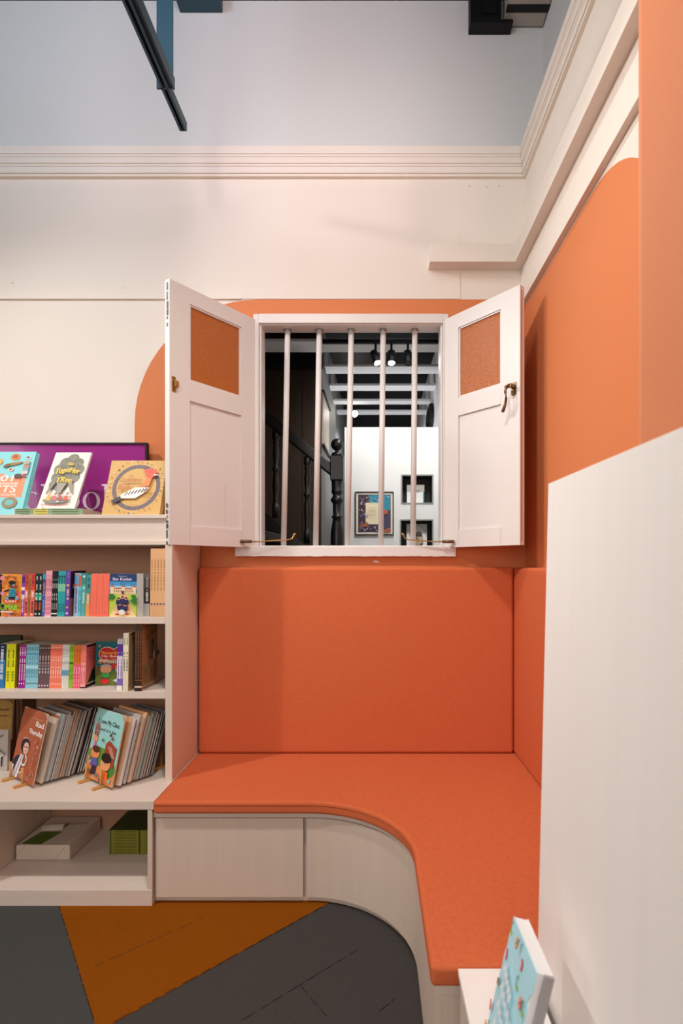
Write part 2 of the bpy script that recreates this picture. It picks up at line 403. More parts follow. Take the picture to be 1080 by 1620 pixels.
# handle on right leaf
b = MB(); xh = .455; zh = 2.318-1.57
b.box(xh, xh+.026, 0, -.004, zh-.018, zh+.042, 'bronze'); b.lathe([(.012, 0), (.012, .01), (.009, .022), (.012, .03), (.010, .036)], (xh+.013, -.003, zh+.02), 'bronze', 14, (0, -1, 0))
b.box(xh+.004, xh+.020, -.004, -.014, zh-.02, zh+.0, 'bronze')
b.tube([(xh+.012, -.034, zh+.022), (xh-.004, -.042, zh+.014), (xh-.004, -.046, zh-.01), (xh-.0, -.046, zh-.04), (xh-.007, -.045, zh-.07), (xh-.019, -.044, zh-.095), (xh-.024, -.043, zh-.102)], [.009, .010, .008, .0065, .007, .0085, .006], 'bronze', 12)
struct(b.build('handle', shR, world=False))
# casement stays
for (xa, ya), (xb, yb), tip in (((-.700, 2.905), (-.455, 2.945), 1), ((.425, 2.925), (.19, 2.945), -1)):
    b = MB(); d = Vector((xb-xa, yb-ya, 0)).normalized()
    a0 = Vector((xa, ya, 1.600))
    b.tube([a0-d*.01, a0+d*.05], .0085, 'bronze', 8); b.lathe([(.011, 0), (.011, .012)], a0+Vector((0, 0, -.006)), 'bronze', 10); b.lathe([(.010, 0), (.010, .014)], a0+d*.04+Vector((0, 0, -.007)), 'bronze', 10)
    e = Vector((xb, yb, 1.612))
    b.tube([a0+d*.04, a0+d*.1, e, e+d*.018+Vector((0, 0, .006)), e+d*.026+Vector((0, 0, .026)), e+d*.034+Vector((0, 0, .034))], [.0035, .0035, .0035, .0045, .006, .007], 'brass', 10)
    struct(b.build('casement_stay', win))

# ------------------------------------------------------------------ bookshelf
sh = thing('bookshelf', 'whitewashed wooden bookshelf with open shelves against the back wall', 'bookshelf', (-1.5, 2.95, 0))
XR, XL = -.950, -1.850; YF = 2.57; YB = 2.985
MB().box(XR-.033, XR, YF, YB, .452, 1.5686, 'wood').build('side_panel', sh, bevel=.0015)
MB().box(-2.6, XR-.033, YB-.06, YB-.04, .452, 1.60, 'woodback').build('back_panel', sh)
MB().box(-2.6, XR-.033, YF, YB-.06, 1.195, 1.228, 'woodh').build('shelf', sh, bevel=.0015)
MB().box(-2.6, XR-.033, YF, YB-.06, .841, .875, 'woodh').build('shelf', sh, bevel=.0015)
b = MB(); b.box(-2.6, XR, YF, YB, 1.5686, 1.588, 'woodh'); b.box(-2.6, XR, YF+.01, YB, 1.588, 1.694, 'woodh'); b.box(-2.6, XR, YF-.004, YB, 1.694, 1.712, 'woodh')
b.build('top_ledge', sh, bevel=.0015)
MB().box(-2.6, -.947, 2.348, YB, .416, .452, 'woodh').build('deep_shelf', sh, bevel=.0015)
MB().box(-1.735, -1.71, 2.350, YB, .069, .416, 'wood').build('divider', sh, bevel=.0015)
MB().box(-.975, -.9545, 2.350, YB, .069, .416, 'wood').build('divider', sh, bevel=.0015)
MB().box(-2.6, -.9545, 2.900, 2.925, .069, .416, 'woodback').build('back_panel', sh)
MB().box(-2.6, -.9545, 2.348, YB, 0, .069, 'woodh').build('plinth', sh, bevel=.0015)

# ------------------------------------------------------------------ bench
def outline(inset, yfront, xarm, r=.435, x0=-.953):
    # front run, concave quarter curve, arm side; returns list of (x,y) going left->right->towards camera
    cx, cy = xarm-r, yfront-r
    pts = [(x0, yfront)]
    for i in range(0, 25):
        a = R(90-90*i/24); pts.append((cx+r*math.cos(a), cy+r*math.sin(a)))
    return pts
bench = thing('built_in_bench', 'curved L shaped whitewashed wooden bench built into the window corner', 'bench', (-.2, 2.6, 0))
ob = outline(0, 2.345, .175, .435)
def slab(pts, y_end, z0, z1, m, b):
    b.prism([(x, y, z0) for x, y in pts]+[(pts[-1][0], y_end, z0), (RX-.003, y_end, z0), (RX-.003, 2.985, z0), (pts[0][0], 2.985, z0)], (0, 0, z1-z0), m, smooth=False)
b = MB(); slab(outline(0, 2.385, .177, .455), 1.404, .0, .376, 'wood', b); b.build('base', bench)
b = MB(); slab(outline(0, 2.362, .158), 1.386, .376, .400, 'woodh', b); b.build('seat_board', bench, bevel=.0015, angle=50)
def curved(path, th, z0, z1, m, name):
    b = MB(); n = len(path); inn = []
    for i, p in enumerate(path):
        p = Vector(p); t = (Vector(path[min(i+1, n-1)])-Vector(path[max(i-1, 0)])).normalized(); inn.append(p+Vector((-t.y, t.x))*th)
    for i in range(n-1):
        a, c = path[i], path[i+1]; d, e = inn[i], inn[i+1]
        b.poly([(a[0], a[1], z0), (c[0], c[1], z0), (c[0], c[1], z1), (a[0], a[1], z1)], m, True)
        b.poly([(a[0], a[1], z1), (c[0], c[1], z1), (e.x, e.y, z1), (d.x, d.y, z1)], m)
        b.poly([(a[0], a[1], z0), (c[0], c[1], z0), (e.x, e.y, z0), (d.x, d.y, z0)], m)
    for i in (0, n-1):
        a, d = path[i], inn[i]; b.poly([(a[0], a[1], z0), (a[0], a[1], z1), (d.x, d.y, z1), (d.x, d.y, z0)], m)
    return b.build(name, bench)
full = outline(0, 2.362, .158)
curved([(-.945, 2.362), (-.304, 2.362)], .018, .030, .373, 'wood', 'door')
curved([(-.288, 2.362)]+full[1:]+[(.158, 1.386)], .018, .030, .373, 'wood', 'curved_panel')
MB().box(.159, RX-.003, 1.387, 1.404, .0, .376, 'wood').build('end_panel', bench)

def cushion(name, label, mb, org, bev=.018):
    o = mb.build(name, bevel=bev, seg=5, angle=50); return tag(o, label, 'cushion')
b = MB()
cp = outline(0, 2.335, .146, .43, -.946)
fr = [(x, y) for x, y in cp]
b.prism([(x, y, .401) for x, y in fr]+[(.146, 1.374, .401), (RX-.004, 1.374, .401), (RX-.004, 2.99, .401), (-.946, 2.99, .401)], (0, 0, .056), 'fabric')
cushion('seat_cushion', 'flat terracotta fabric seat cushion curving round the L shaped bench', b, None, .014)
b = MB().box(-.943, .758, 2.925, 2.992, .458, 1.462, 'fabric')
cushion('back_cushion', 'large terracotta fabric back cushion below the barred window', b, None)
b = MB().box(.760, RX-.003, 1.40, 2.992, .458, 1.460, 'fabric')
cushion('back_cushion', 'narrow terracotta side cushion against the right orange wall', b, None)
seat = [o for o in C.objects if o.name == 'seat_cushion'][0]
b = MB(); b.tube([(x, y-.0005 if x < 0 else y, .4405) for x, y in [(-.94, 2.335)]+cp[1:]]+[(.146, 1.395, .4405)], .0016, 'seam', 6); b.build('seam', seat)

# ------------------------------------------------------------------ right foreground: partition, ledge, column
b = MB()
xf, xt = .414, .442           # the board leans a little
def part_pt(Y, z, dx): return (xf+(xt-xf)*(z-.455)/(1.68-.455)+dx, Y, z)
b.hexa([part_pt(.2, 0, 0), part_pt(.2, 0, .02), part_pt(1.372, 0, .02), part_pt(1.372, 0, 0), part_pt(.2, 1.660, 0), part_pt(.2, 1.660, .02), part_pt(1.372, 1.677, .02), part_pt(1.372, 1.677, 0)], 'panel')
tag(b.build('partition_panel', bevel=.0015), 'tall pale laminate panel rising at the near end of the bench', 'partition')
led = thing('display_ledge', 'low pale wooden ledge holding the pale blue book', 'ledge', (.3, 1.1, 0))
MB().box(.214, .395, .45, 1.370, .437, .455, 'panel').build('ledge_top', led, bevel=.001)
MB().box(.218, .236, .45, 1.362, 0, .437, 'wood').build('side_panel', led, bevel=.001)
MB().box(.236, .395, 1.345, 1.362, 0, .437, 'wood').build('back_panel', led, bevel=.001)
b = MB(); yc = 1.236
pts = [(.61, -.2, 0)]+[(.67-.06*math.cos(R(g)), yc+.06*math.sin(R(g)), 0) for g in range(0, 91, 9)]+[(RX-.002, yc+.06, 0), (RX-.002, -.2, 0)]
b.prism(pts, (0, 0, 3.09), 'coltrim', smooth=True)
o = b.build('column'); tag(o, 'orange painted pillar with a rounded edge standing against the right wall', 'column')
for p_ in o.data.polygons: p_.use_smooth = abs(p_.normal.z) < .5 and p_.area < .06

# ------------------------------------------------------------------ high up: track, hanger, joists, duct
t = thing('lighting_track', 'dark steel lighting track hanging from the ceiling on a flat strut', 'lighting track', (-.886, 2.54, 3.5))
b = MB(); w2 = .0165
b.box(-.886-w2, -.886+w2, .3, 2.54, 3.535, 3.54, 'steel'); b.box(-.886-w2, -.886-w2+.010, .3, 2.54, 3.5, 3.535, 'steel'); b.box(-.886+w2-.010, -.886+w2, .3, 2.54, 3.5, 3.535, 'steel')
b.box(-.886-w2, -.886+w2, 2.536, 2.54, 3.5, 3.54, 'steel'); b.box(-.886-.0065, -.886+.0065, .3, 2.536, 3.528, 3.535, 'black')
b.build('rail', t)
MB().lathe([(.003, 0), (.003, .004)], (-.886, 2.47, 3.524), 'duct', 10).build('screw', t)
b = MB(); b.box(-.8685, -.842, .3, 2.31, 3.505, 3.54, 'steel'); b.box(-.8685, -.864, .3, 2.31, 3.49, 3.505, 'steel'); b.box(-.846, -.842, .3, 2.31, 3.49, 3.505, 'steel'); b.build('support_beam', t)
# teal strut facing the room
b = MB(); b.box(-.920, -.851, 2.310, 2.318, 3.50, 4.63, 'steel'); b.build('hanger_plate', t)
tag(MB().box(-1.078, -.840, 2.95, 3.04, 4.56, 4.63, 'steel').build('ceiling_joist', bevel=.004), 'dark teal joist end at the top of the back wall, above the hanging track', 'joist')
j = thing('ceiling_joist', 'black joist with a bottom flange beside the grey duct', 'joist', (.65, 3.0, 4.44))
MB().box(.532, .765, 2.97, 3.04, 4.438, 4.456, 'black').build('flange', j); MB().box(.532, .700, 2.97, 3.04, 4.456, 4.63, 'black').build('web', j)
MB().box(.60, .67, 2.955, 2.97, 4.48, 4.55, 'black').build('bracket', j)
j = thing('air_duct', 'grey metal air duct under the ceiling in the top right corner', 'duct', (.83, 2.95, 4.5))
MB().box(.722, .945, 1.2, 3.03, 4.474, 4.62, 'duct').build('duct_body', j, bevel=.003)
MB().box(.719, .948, 2.908, 2.950, 4.471, 4.476, 'black').build('strap', j)

# ------------------------------------------------------------------ gallery beyond the window
struct(MB().box(-2.6, .74, 3.10, 8.6, .0, .02, 'gfloor').build('floor_gallery'))
struct(MB().box(-2.6, .74, 3.10, 8.6, 3.55, 3.6, 'black').build('ceiling_gallery'))
struct(MB().box(.60, .72, 3.10, 8.6, .02, 3.55, 'gwhite').build('wall_gallery_right'))
struct(MB().box(-2.6, .72, 8.5, 8.6, .02, 3.55, 'gbeam').build('wall_gallery_far'))
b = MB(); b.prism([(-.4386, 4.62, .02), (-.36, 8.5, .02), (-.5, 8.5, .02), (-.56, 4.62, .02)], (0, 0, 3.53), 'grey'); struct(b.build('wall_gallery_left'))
struct(MB().box(-2.6, -2.5, 3.10, 4.7, .02, 3.55, 'darkpanel').build('wall_gallery_side'))
b = MB(); b.box(-2.5, -.4386, 4.60, 4.68, .02, 3.55, 'darkpanel')
for k in range(12): b.box(-.4386-.16*(k+1), -.4386-.16*(k+1)+.004, 4.596, 4.60, .02, 3.2, 'black')
struct(b.build('wall_gallery_boarding'))
b = MB(); b.box(-2.5, -.425, 4.55, 4.60, 3.13, 3.24, 'black'); struct(b.build('trim_6'))
for i, (y0, wd) in enumerate(((4.19, .215), (4.72, .18), (5.22, .16), (5.70, .13), (6.10, .13))):
    struct(MB().box(-2.4 if i == 0 else -.42, .60, y0, y0+wd, 3.2, 3.22, 'gbeam').build('trim_%d' % (7+i)))
# white partition with two recessed niches
x0, x1 = -.246, .598; Yp = 4.70; zt = PZ(676, Yp)
n1 = (PX(634, Yp), PX(685.5, Yp), PZ(797.5, Yp), PZ(750.5, Yp)); n2 = (PX(632, Yp), PX(685.5, Yp), PZ(869.5, Yp), PZ(821.5, Yp))
b = MB(); th = .22
b.box(x0, n1[0], Yp, Yp+th, .02, zt, 'gwhite'); b.box(n1[1], x1, Yp, Yp+th, .02, zt, 'gwhite')
b.box(n1[0], n1[1], Yp, Yp+th, n1[3], zt, 'gwhite'); b.box(n1[0], n1[1], Yp, Yp+th, n2[3], n1[2], 'gwhite'); b.box(n1[0], n1[1], Yp, Yp+th, .02, n2[2], 'gwhite')
struct(b.build('wall_gallery_partition'))
def niche(n, label, inner):
    t = thing('display_niche', label, 'niche', ((n[0]+n[1])/2, Yp, n[2]))
    b = MB(); f = .012
    for a in ((n[0]+.001, n[0]+f, n[2]+.001, n[3]-.001), (n[1]-f, n[1]-.001, n[2]+.001, n[3]-.001), (n[0]+f, n[1]-f, n[2]+.001, n[2]+f), (n[0]+f, n[1]-f, n[3]-f, n[3]-.001)):
        b.box(a[0], a[1], Yp-.006, Yp+.02, a[2], a[3], '9a9894')
    b.build('frame', t)
    b = MB(); g = .011
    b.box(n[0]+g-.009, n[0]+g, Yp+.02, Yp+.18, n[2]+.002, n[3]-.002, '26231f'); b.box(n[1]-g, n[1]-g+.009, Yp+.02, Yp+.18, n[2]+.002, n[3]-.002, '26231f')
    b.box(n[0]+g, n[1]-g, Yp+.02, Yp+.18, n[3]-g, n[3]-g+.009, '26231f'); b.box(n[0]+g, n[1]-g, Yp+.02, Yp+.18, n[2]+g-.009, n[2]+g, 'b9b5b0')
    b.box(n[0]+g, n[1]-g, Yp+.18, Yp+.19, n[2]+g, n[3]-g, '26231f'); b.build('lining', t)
    return t
t = niche(n1, 'upper of two square niches in the white gallery wall', 1)
Yi = Yp+.09
b = MB(); xa, xb = PX(643.5, Yi), PX(671, Yi); za, zb = n1[2]+.012, PZ(767, Yi)
b.box(xa, xb, Yi, Yi+.008, za, zb, 'fafaf8'); a = Art(b, (xa, Yi, za), (1, 0, 0), (0, 0, 1), (0, -1, 0))
W_, H_ = xb-xa, zb-za
a.rect(0, H_*.62, W_, H_, 'c9c4bf'); a.poly([(W_*.3, H_*.75), (W_*.8, H_*.75), (W_*.72, H_*.6), (W_*.38, H_*.6)], 'a9a49f'); a.rect(W_*.93, 0, W_, H_*.62, '3c7f8a')
b.build('backing_card', t)
t = niche(n2, 'lower of two square niches in the white gallery wall', 2)
b = MB(); xa, xb = PX(643, Yi), PX(675, Yi); za, zb = n2[2]+.012, PZ(829, Yi)
b.box(xa, xb, Yi, Yi+.008, za, zb, 'fafaf8'); a = Art(b, (xa, Yi, za), (1, 0, 0), (0, 0, 1), (0, -1, 0)); W_, H_ = xb-xa, zb-za
a.rect(0, H_*.6, W_, H_, 'c2beb8'); a.line([(W_*.82*math.cos(R(g))*.5+W_*.55, H_*.5+H_*.45*math.sin(R(g))) for g in range(0, 181, 15)], .004, '6d6862')
b.build('backing_card', t)
t = thing('tasselled_ornament', 'small domed ornament with cream tassels inside the lower gallery niche', 'ornament', (PX(662, Yp+.10), Yp+.10, n2[2]+.01))
b = MB(); cx, cy = PX(662, Yp+.10), Yp+.10; z_ = n2[2]+.011
b.lathe([(.034, z_+.10), (.033, z_+.118), (.026, z_+.138), (.012, z_+.150), (.002, z_+.153)], (cx, cy, 0), '4d463e', 20); b.build('dome', t)
b = MB()
for k in range(26):
    g = 2*math.pi*k/26; b.tube([(cx+.034*math.cos(g), cy+.034*math.sin(g), z_+.105), (cx+.037*math.cos(g), cy+.037*math.sin(g), z_+.05), (cx+.030*math.cos(g), cy+.030*math.sin(g), z_+.0)], .0042, 'd8c3a3', 5)
o = b.build('tassels', t); o['kind'] = 'stuff'
# framed illumination
t = thing('framed_picture', 'framed floral border picture with a cream centre on the white gallery wall', 'picture', (0, Yp, 1.92))
xa, xb, za, zb = PX(561.5, Yp), PX(622.5, Yp), PZ(847, Yp), PZ(778, Yp)
b = MB(); f = .010
for q in ((xa, xa+f, za, zb), (xb-f, xb, za, zb), (xa+f, xb-f, za, za+f), (xa+f, xb-f, zb-f, zb)): b.box(q[0], q[1], Yp-.022, Yp-.001, q[2], q[3], '3a332c')
b.build('frame', t, bevel=.001)
b = MB(); b.box(xa+f, xb-f, Yp-.012, Yp-.002, za+f, zb-f, 'efe4d2'); a = Art(b, (xa+f, Yp-.012, za+f), (1, 0, 0), (0, 0, 1), (0, -1, 0)); W_, H_ = xb-xa-2*f, zb-za-2*f
i = .016; a.rect(i, i, W_-i, H_-i, '4a3442'); a.rect(W_*.35, H_*.58, W_-i*1.2, H_-i*1.3, '2f8fa8'); a.rect(W_*.62, i, W_-i*1.4, H_*.58, '4b4562')
a.rect(i, i, W_-i, i+.022, '3d3346'); a.rect(W_*.26, H_*.24, W_*.62, H_*.76, 'f2e3c0')
r = random.Random(11)
for k in range(70):
    u, v = r.uniform(i*1.5, W_*.33), r.uniform(H_*.1, H_*.9)
    if k > 45: u, v = r.uniform(i*1.5, W_-i*1.5), r.choice([r.uniform(i*1.5, H_*.2), r.uniform(H_*.78, H_*.93)])
    a.ell(u, v, r.uniform(.003, .009), r.uniform(.003, .007), r.choice(['cdb3c4', 'a9b6d6', 'e9dfe6', 'b78a9a', '7f8fb8', 'a5673f']), rot=r.uniform(0, 90), n=7)
for k in range(8): a.ell(W_*.8+.012*math.cos(k*.785), H_*.53+.012*math.sin(k*.785), .007, .007, 'dd6f42', n=8)
a.poly([(W_*.6, i), (W_-i*1.2, i), (W_-i*1.2, H_*.16)], 'b0643a'); a.poly([(W_*.08, H_*.17), (W_*.3, H_*.3), (W_*.3, H_*.18)], 'b0643a')
for k in range(5): a.marks(W_*.33, H_*(.44+.045*k), W_*.56, H_*(.455+.045*k), 'c3ad7e', 9, False, k)
b.build('print', t)
# hanging scroll on the grey left wall
t = thing('hanging_scroll', 'pale patterned scroll with dark rods hanging on the grey gallery wall', 'scroll', (-.42, 4.9, 2.7))
def gw(Y): return -.4386+(.0786/3.88)*(Y-4.62)
b = MB(); y0, y1 = 4.64, 5.18
b.hexa([(gw(y0)+.002, y0, 2.50), (gw(y0)+.010, y0, 2.50), (gw(y1)+.010, y1, 2.50), (gw(y1)+.002, y1, 2.50), (gw(y0)+.002, y0, 2.96), (gw(y0)+.010, y0, 2.96), (gw(y1)+.010, y1, 2.96), (gw(y1)+.002, y1, 2.96)], 'a99b90')
b.hexa([(gw(y0)+.010, y0+.06, 2.55), (gw(y0)+.0115, y0+.06, 2.55), (gw(y1)+.0115, y1-.06, 2.55), (gw(y1)+.010, y1-.06, 2.55), (gw(y0)+.010, y0+.06, 2.91), (gw(y0)+.0115, y0+.06, 2.91), (gw(y1)+.0115, y1-.06, 2.91), (gw(y1)+.010, y1-.06, 2.91)], 'cfc0b2')
b.build('sheet', t)
for z in (2.50, 2.96): MB().tube([(gw(y0)+.014, y0-.02, z), (gw(y1)+.014, y1+.03, z)], .010, 'black', 10).build('rod', t)
# oval frame on right gallery wall
t = thing('oval_frame', 'dark ring shaped frame on the right gallery wall near the ceiling', 'frame', (.58, 5.55, 2.98))
b = MB()
b.tube([(.588, 5.58+.22*math.cos(R(g)), 2.98+.115*math.sin(R(g))) for g in range(0, 361, 15)], .028, 'black', 8); b.build('ring', t)
MB().prism([(.596, 5.58+.2*math.cos(R(g)), 2.98+.1*math.sin(R(g))) for g in range(0, 360, 20)], (.003, 0, 0), '5d5a58').build('panel', t)
# staircase
Ys = 4.0
st = thing('staircase', 'black lacquered staircase with turned balusters and ball topped newel post', 'staircase', (-.265, Ys, .02))
xn = PX(533, Ys); zz = lambda py: PZ(py, Ys)
b = MB(); hw = .048
b.hexa([(xn-hw, Ys-hw, zz(761)), (xn+hw, Ys-hw, zz(761)), (xn+hw, Ys+hw, zz(761)), (xn-hw, Ys+hw, zz(761)), (xn-hw, Ys-hw, zz(722)), (xn+hw, Ys-hw, zz(722)), (xn+hw, Ys+hw, zz(722)), (xn-hw, Ys+hw, zz(722))], 'blackwood')
b.build('newel_block', st, bevel=.006)
prof = [(.040, .021), (.046, .3), (.040, 1.0), (.046, zz(868)), (.048, zz(855)), (.046, zz(842)), (.036, zz(828)), (.030, zz(820)), (.040, zz(819)), (.040, zz(817)), (.029, zz(815)), (.031, zz(800)), (.030, zz(797)), (.046, zz(793)), (.048, zz(790)), (.034, zz(786)), (.030, zz(783)), (.040, zz(780)), (.043, zz(777)), (.040, zz(776)), (.041, zz(762)), (.041, zz(760))]
MB().lathe(prof, (xn, Ys, 0), 'blackwood', 28).build('newel_post', st)
zb_ = zz(703.5)
prof = [(.040, zz(722)), (.042, zz(720)), (.038, zz(717)), (.018, zz(715)), (.014, zz(713))]+[(.0455*math.sin(R(a)), zb_-.0455*math.cos(R(a))) for a in range(22, 181, 12)]
MB().lathe(prof, (xn, Ys, 0), 'blackwood', 28).build('ball_finial', st)
sl = (zz(650)-zz(742))/(PX(523, Ys)-PX(410, Ys)); r0 = (PX(523, Ys), zz(742))
def rail(x): return r0[1]+sl*(r0[0]-x)
b = MB(); xe = -1.6; xs = xn-.04
b.hexa([(xs, Ys-.03, rail(xs)-.05), (xs, Ys+.03, rail(xs)-.05), (xe, Ys+.03, rail(xe)-.05), (xe, Ys-.03, rail(xe)-.05), (xs, Ys-.036, rail(xs)+.045), (xs, Ys+.036, rail(xs)+.045), (xe, Ys+.036, rail(xe)+.045), (xe, Ys-.036, rail(xe)+.045)], 'blackwood')
b.build('handrail', st, bevel=.012, seg=3)
def baluster(x):
    zt_ = rail(x)-.05; L = .64; z0 = zt_-L
    k = [(r__*1.2, z__) for r__, z__ in [(.022, 0), (.022, .10), (.014, .11), (.020, .13), (.014, .15), (.021, .22), (.019, .30), (.012, .345), (.020, .36), (.023, .375), (.012, .395), (.017, .45), (.020, .50), (.012, .555), (.020, .57), (.013, .59), (.022, .605), (.022, .66)]]
    MB().lathe([(r_, z0+z_/.66*L) for r_, z_ in k], (x, Ys, 0), 'blackwood', 16).build('baluster', st)
for x in (PX(486, Ys), PX(436, Ys), PX(386, Ys)): baluster(x)
b = MB()
b.hexa([(xn-.04, Ys-.02, rail(xn)-.95), (xn-.04, Ys+.02, rail(xn)-.95), (xe, Ys+.02, rail(xe)-.95), (xe, Ys-.02, rail(xe)-.95), (xn-.04, Ys-.02, rail(xn)-.69), (xn-.04, Ys+.02, rail(xn)-.69), (xe, Ys+.02, rail(xe)-.69), (xe, Ys-.02, rail(xe)-.69)], 'blackwood'); b.build('string_board', st)
b = MB(); b.hexa([(PX(404, 3.8), 3.78, PZ(850, 3.8)), (PX(447, 3.8), 3.78, PZ(860, 3.8)), (PX(447, 3.8), 3.95, PZ(860, 3.8)), (PX(404, 3.8)-.2, 3.95, PZ(842, 3.8)), (PX(404, 3.8), 3.78, PZ(836, 3.8)), (PX(447, 3.8), 3.78, PZ(847, 3.8)), (PX(447, 3.8), 3.95, PZ(846, 3.8)), (PX(404, 3.8), 3.95, PZ(835, 3.8))], '4a4a4a'); b.build('tread', st, bevel=.004)
# gallery track lights
tr = MB().box(PX(510, 4.17), PX(697, 4.17), 4.15, 4.18, 3.172, 3.20, 'black').build('lighting_track'); tag(tr, 'thin black lighting track below the gallery ceiling beams', 'lighting track')
def spot(px, tilt, lit, label, Y=4.165, py=566):
    x = PX(px, Y); t = thing('spotlight', label, 'spotlight', (x, Y, 3.17), group=None)
    d = Vector((math.sin(R(tilt)), -.42, -math.cos(R(tilt)))).normalized(); c = Vector((x, Y, PZ(py, Y)))
    MB().tube([(x, Y, 3.172), (x, Y, c.z+.02)], .009, 'black', 8).build('stem', t)
    MB().lathe([(.020, -.062), (.030, -.055), (.030, .058), (.027, .058), (.026, .052)], c, 'black', 20, d).build('lamp_head', t)
    MB().lathe([(.0235, 0), (.024, .003)], c+d*.050, 'bulb' if lit else 'dim_bulb', 20, d).build('lens', t)
spot(594, 18, True, 'lit black gallery spotlight, leftmost on the near track'); spot(619, 0, True, 'lit black gallery spotlight, middle one of three on the near track'); spot(645, 4, False, 'unlit black gallery spotlight, rightmost on the near track')
spot2 = thing('spotlight', 'small distant lit spotlight far along the gallery ceiling', 'spotlight', (PX(561, 6.2), 6.25, 3.19))
c = Vector((PX(561, 6.0), 6.0, PZ(655, 6.0)))
MB().tube([c+Vector((0, .05, .03)), c+Vector((0, .05, 3.2-c.z))], .008, 'black', 8).build('stem', spot2)
MB().lathe([(.03, 0), (.034, .09)], c+Vector((0, .08, .02)), 'black', 16, (0, -1, -.2)).build('lamp_head', spot2)
MB().lathe([(.031, 0), (.031, .003)], c+Vector((0, -.008, 0)), 'bulb', 16, (0, -1, -.2)).build('lens', spot2)

# ------------------------------------------------------------------ books
# local frame: front cover faces -Y, spine at x=0 facing -X, origin at the bottom of the spine on the front
def book(label, w_, h_, t_, col, group=None, front=None, spine=None, page='pages', name='book', cat='book', hard=False, round_top=0, back=None):
    root = thing(name, label, cat, group=group)
    ct = .0022 if hard else .0009
    b = MB()
    if round_top:
        r_ = round_top; pts = [(0, 0, 0), (w_, 0, 0)]+[(w_-r_+r_*math.cos(R(a)), 0, h_-r_+r_*math.sin(R(a))) for a in range(0, 91, 15)]+[(r_*.9-r_*.9*math.sin(R(a)), 0, h_-r_*.9+r_*.9*math.cos(R(a))) for a in range(0, 91, 15)]
        b.prism(pts, (0, ct, 0), col)
    else: b.box(0, w_, 0, ct, 0, h_, col)
    b.box(0, w_, t_-ct, t_, 0, h_, back or col); b.box(0, ct, ct, t_-ct, 0, h_, col)
    if front: front(Art(b, (0, 0, 0), (1, 0, 0), (0, 0, 1), (0, -1, 0)), w_, h_)
    if spine: spine(Art(b, (0, t_, 0), (0, -1, 0), (0, 0, 1), (-1, 0, 0)), t_, h_)
    b.build('cover', root, world=False)
    i = .003 if hard else .0006; hp = h_-(round_top*.6 if round_top else 0)-i
    MB().box(ct, w_-i*1.5, ct, t_-ct, i, hp, page).build('pages', root, world=False)
    return root
def put(o, loc, rot): o.location = loc; o.rotation_euler = rot; return o
ORD = ['first', 'second', 'third', 'fourth', 'fifth', 'sixth', 'seventh', 'eighth', 'ninth', 'tenth', 'eleventh', 'twelfth', 'thirteenth', 'fourteenth', 'fifteenth', 'sixteenth', 'seventeenth', 'eighteenth', 'nineteenth', 'twentieth', 'twenty-first', 'twenty-second', 'twenty-third', 'twenty-fourth', 'twenty-fifth', 'twenty-sixth', 'twenty-seventh', 'twenty-eighth']
LEAN = R(2.3)
def spined(px0, px1, n, top, zs, Y, col, what, where, spine=None, front=None, depth=.13, bottom=None, group=None, lean=LEAN, hard=False, page='pages', dy=0):
    """n spine-out copies between two pixel columns measured along the shelf edge"""
    Y = Y+dy; X0, X1 = PX(px0, Y), PX(px1, Y); t_ = (X1-X0)/n; h_ = PZ(top, Y)-zs
    proto = None
    for i in range(n):
        if n == 1: lab = '%s, %s' % (what, where)
        else: lab = '%s of %s %s, %s' % (ORD[i], ['', 'one', 'two', 'three', 'four', 'five'][n], what, where)
        loc = (X0+t_*(i+1), Y, zs+.0004); rot = (lean, 0, R(90))
        g = group or (('%s on the shelf' % what) if n > 1 else None)
        # local y runs to world -x, so the origin sits on the right side of the spine
        if proto is None: proto = put(book(lab, depth, h_, t_*.97, col, g, front, spine, page, hard=hard), loc, rot)
        else: dup(proto, loc, rot, lab, g)
def sp(bands=(), text=(), dots=()):
    def f(a, t, h):
        for v0, v1, c in bands: a.rect(0, v0*h, t, v1*h, c)
        for k, (v0, v1, c, n) in enumerate(text): a.marks(t*.28, v0*h, t*.74, v1*h, c, n, True, int(v0*100)+k)
        for v, c in dots: a.ell(t/2, v*h, t*.28, t*.28, c, n=8)
    return f
Z1 = 1.228; Z2 = .875; Y1 = 2.585; Y2 = 2.638
S1 = 'upper book shelf'; S2 = 'middle book shelf'
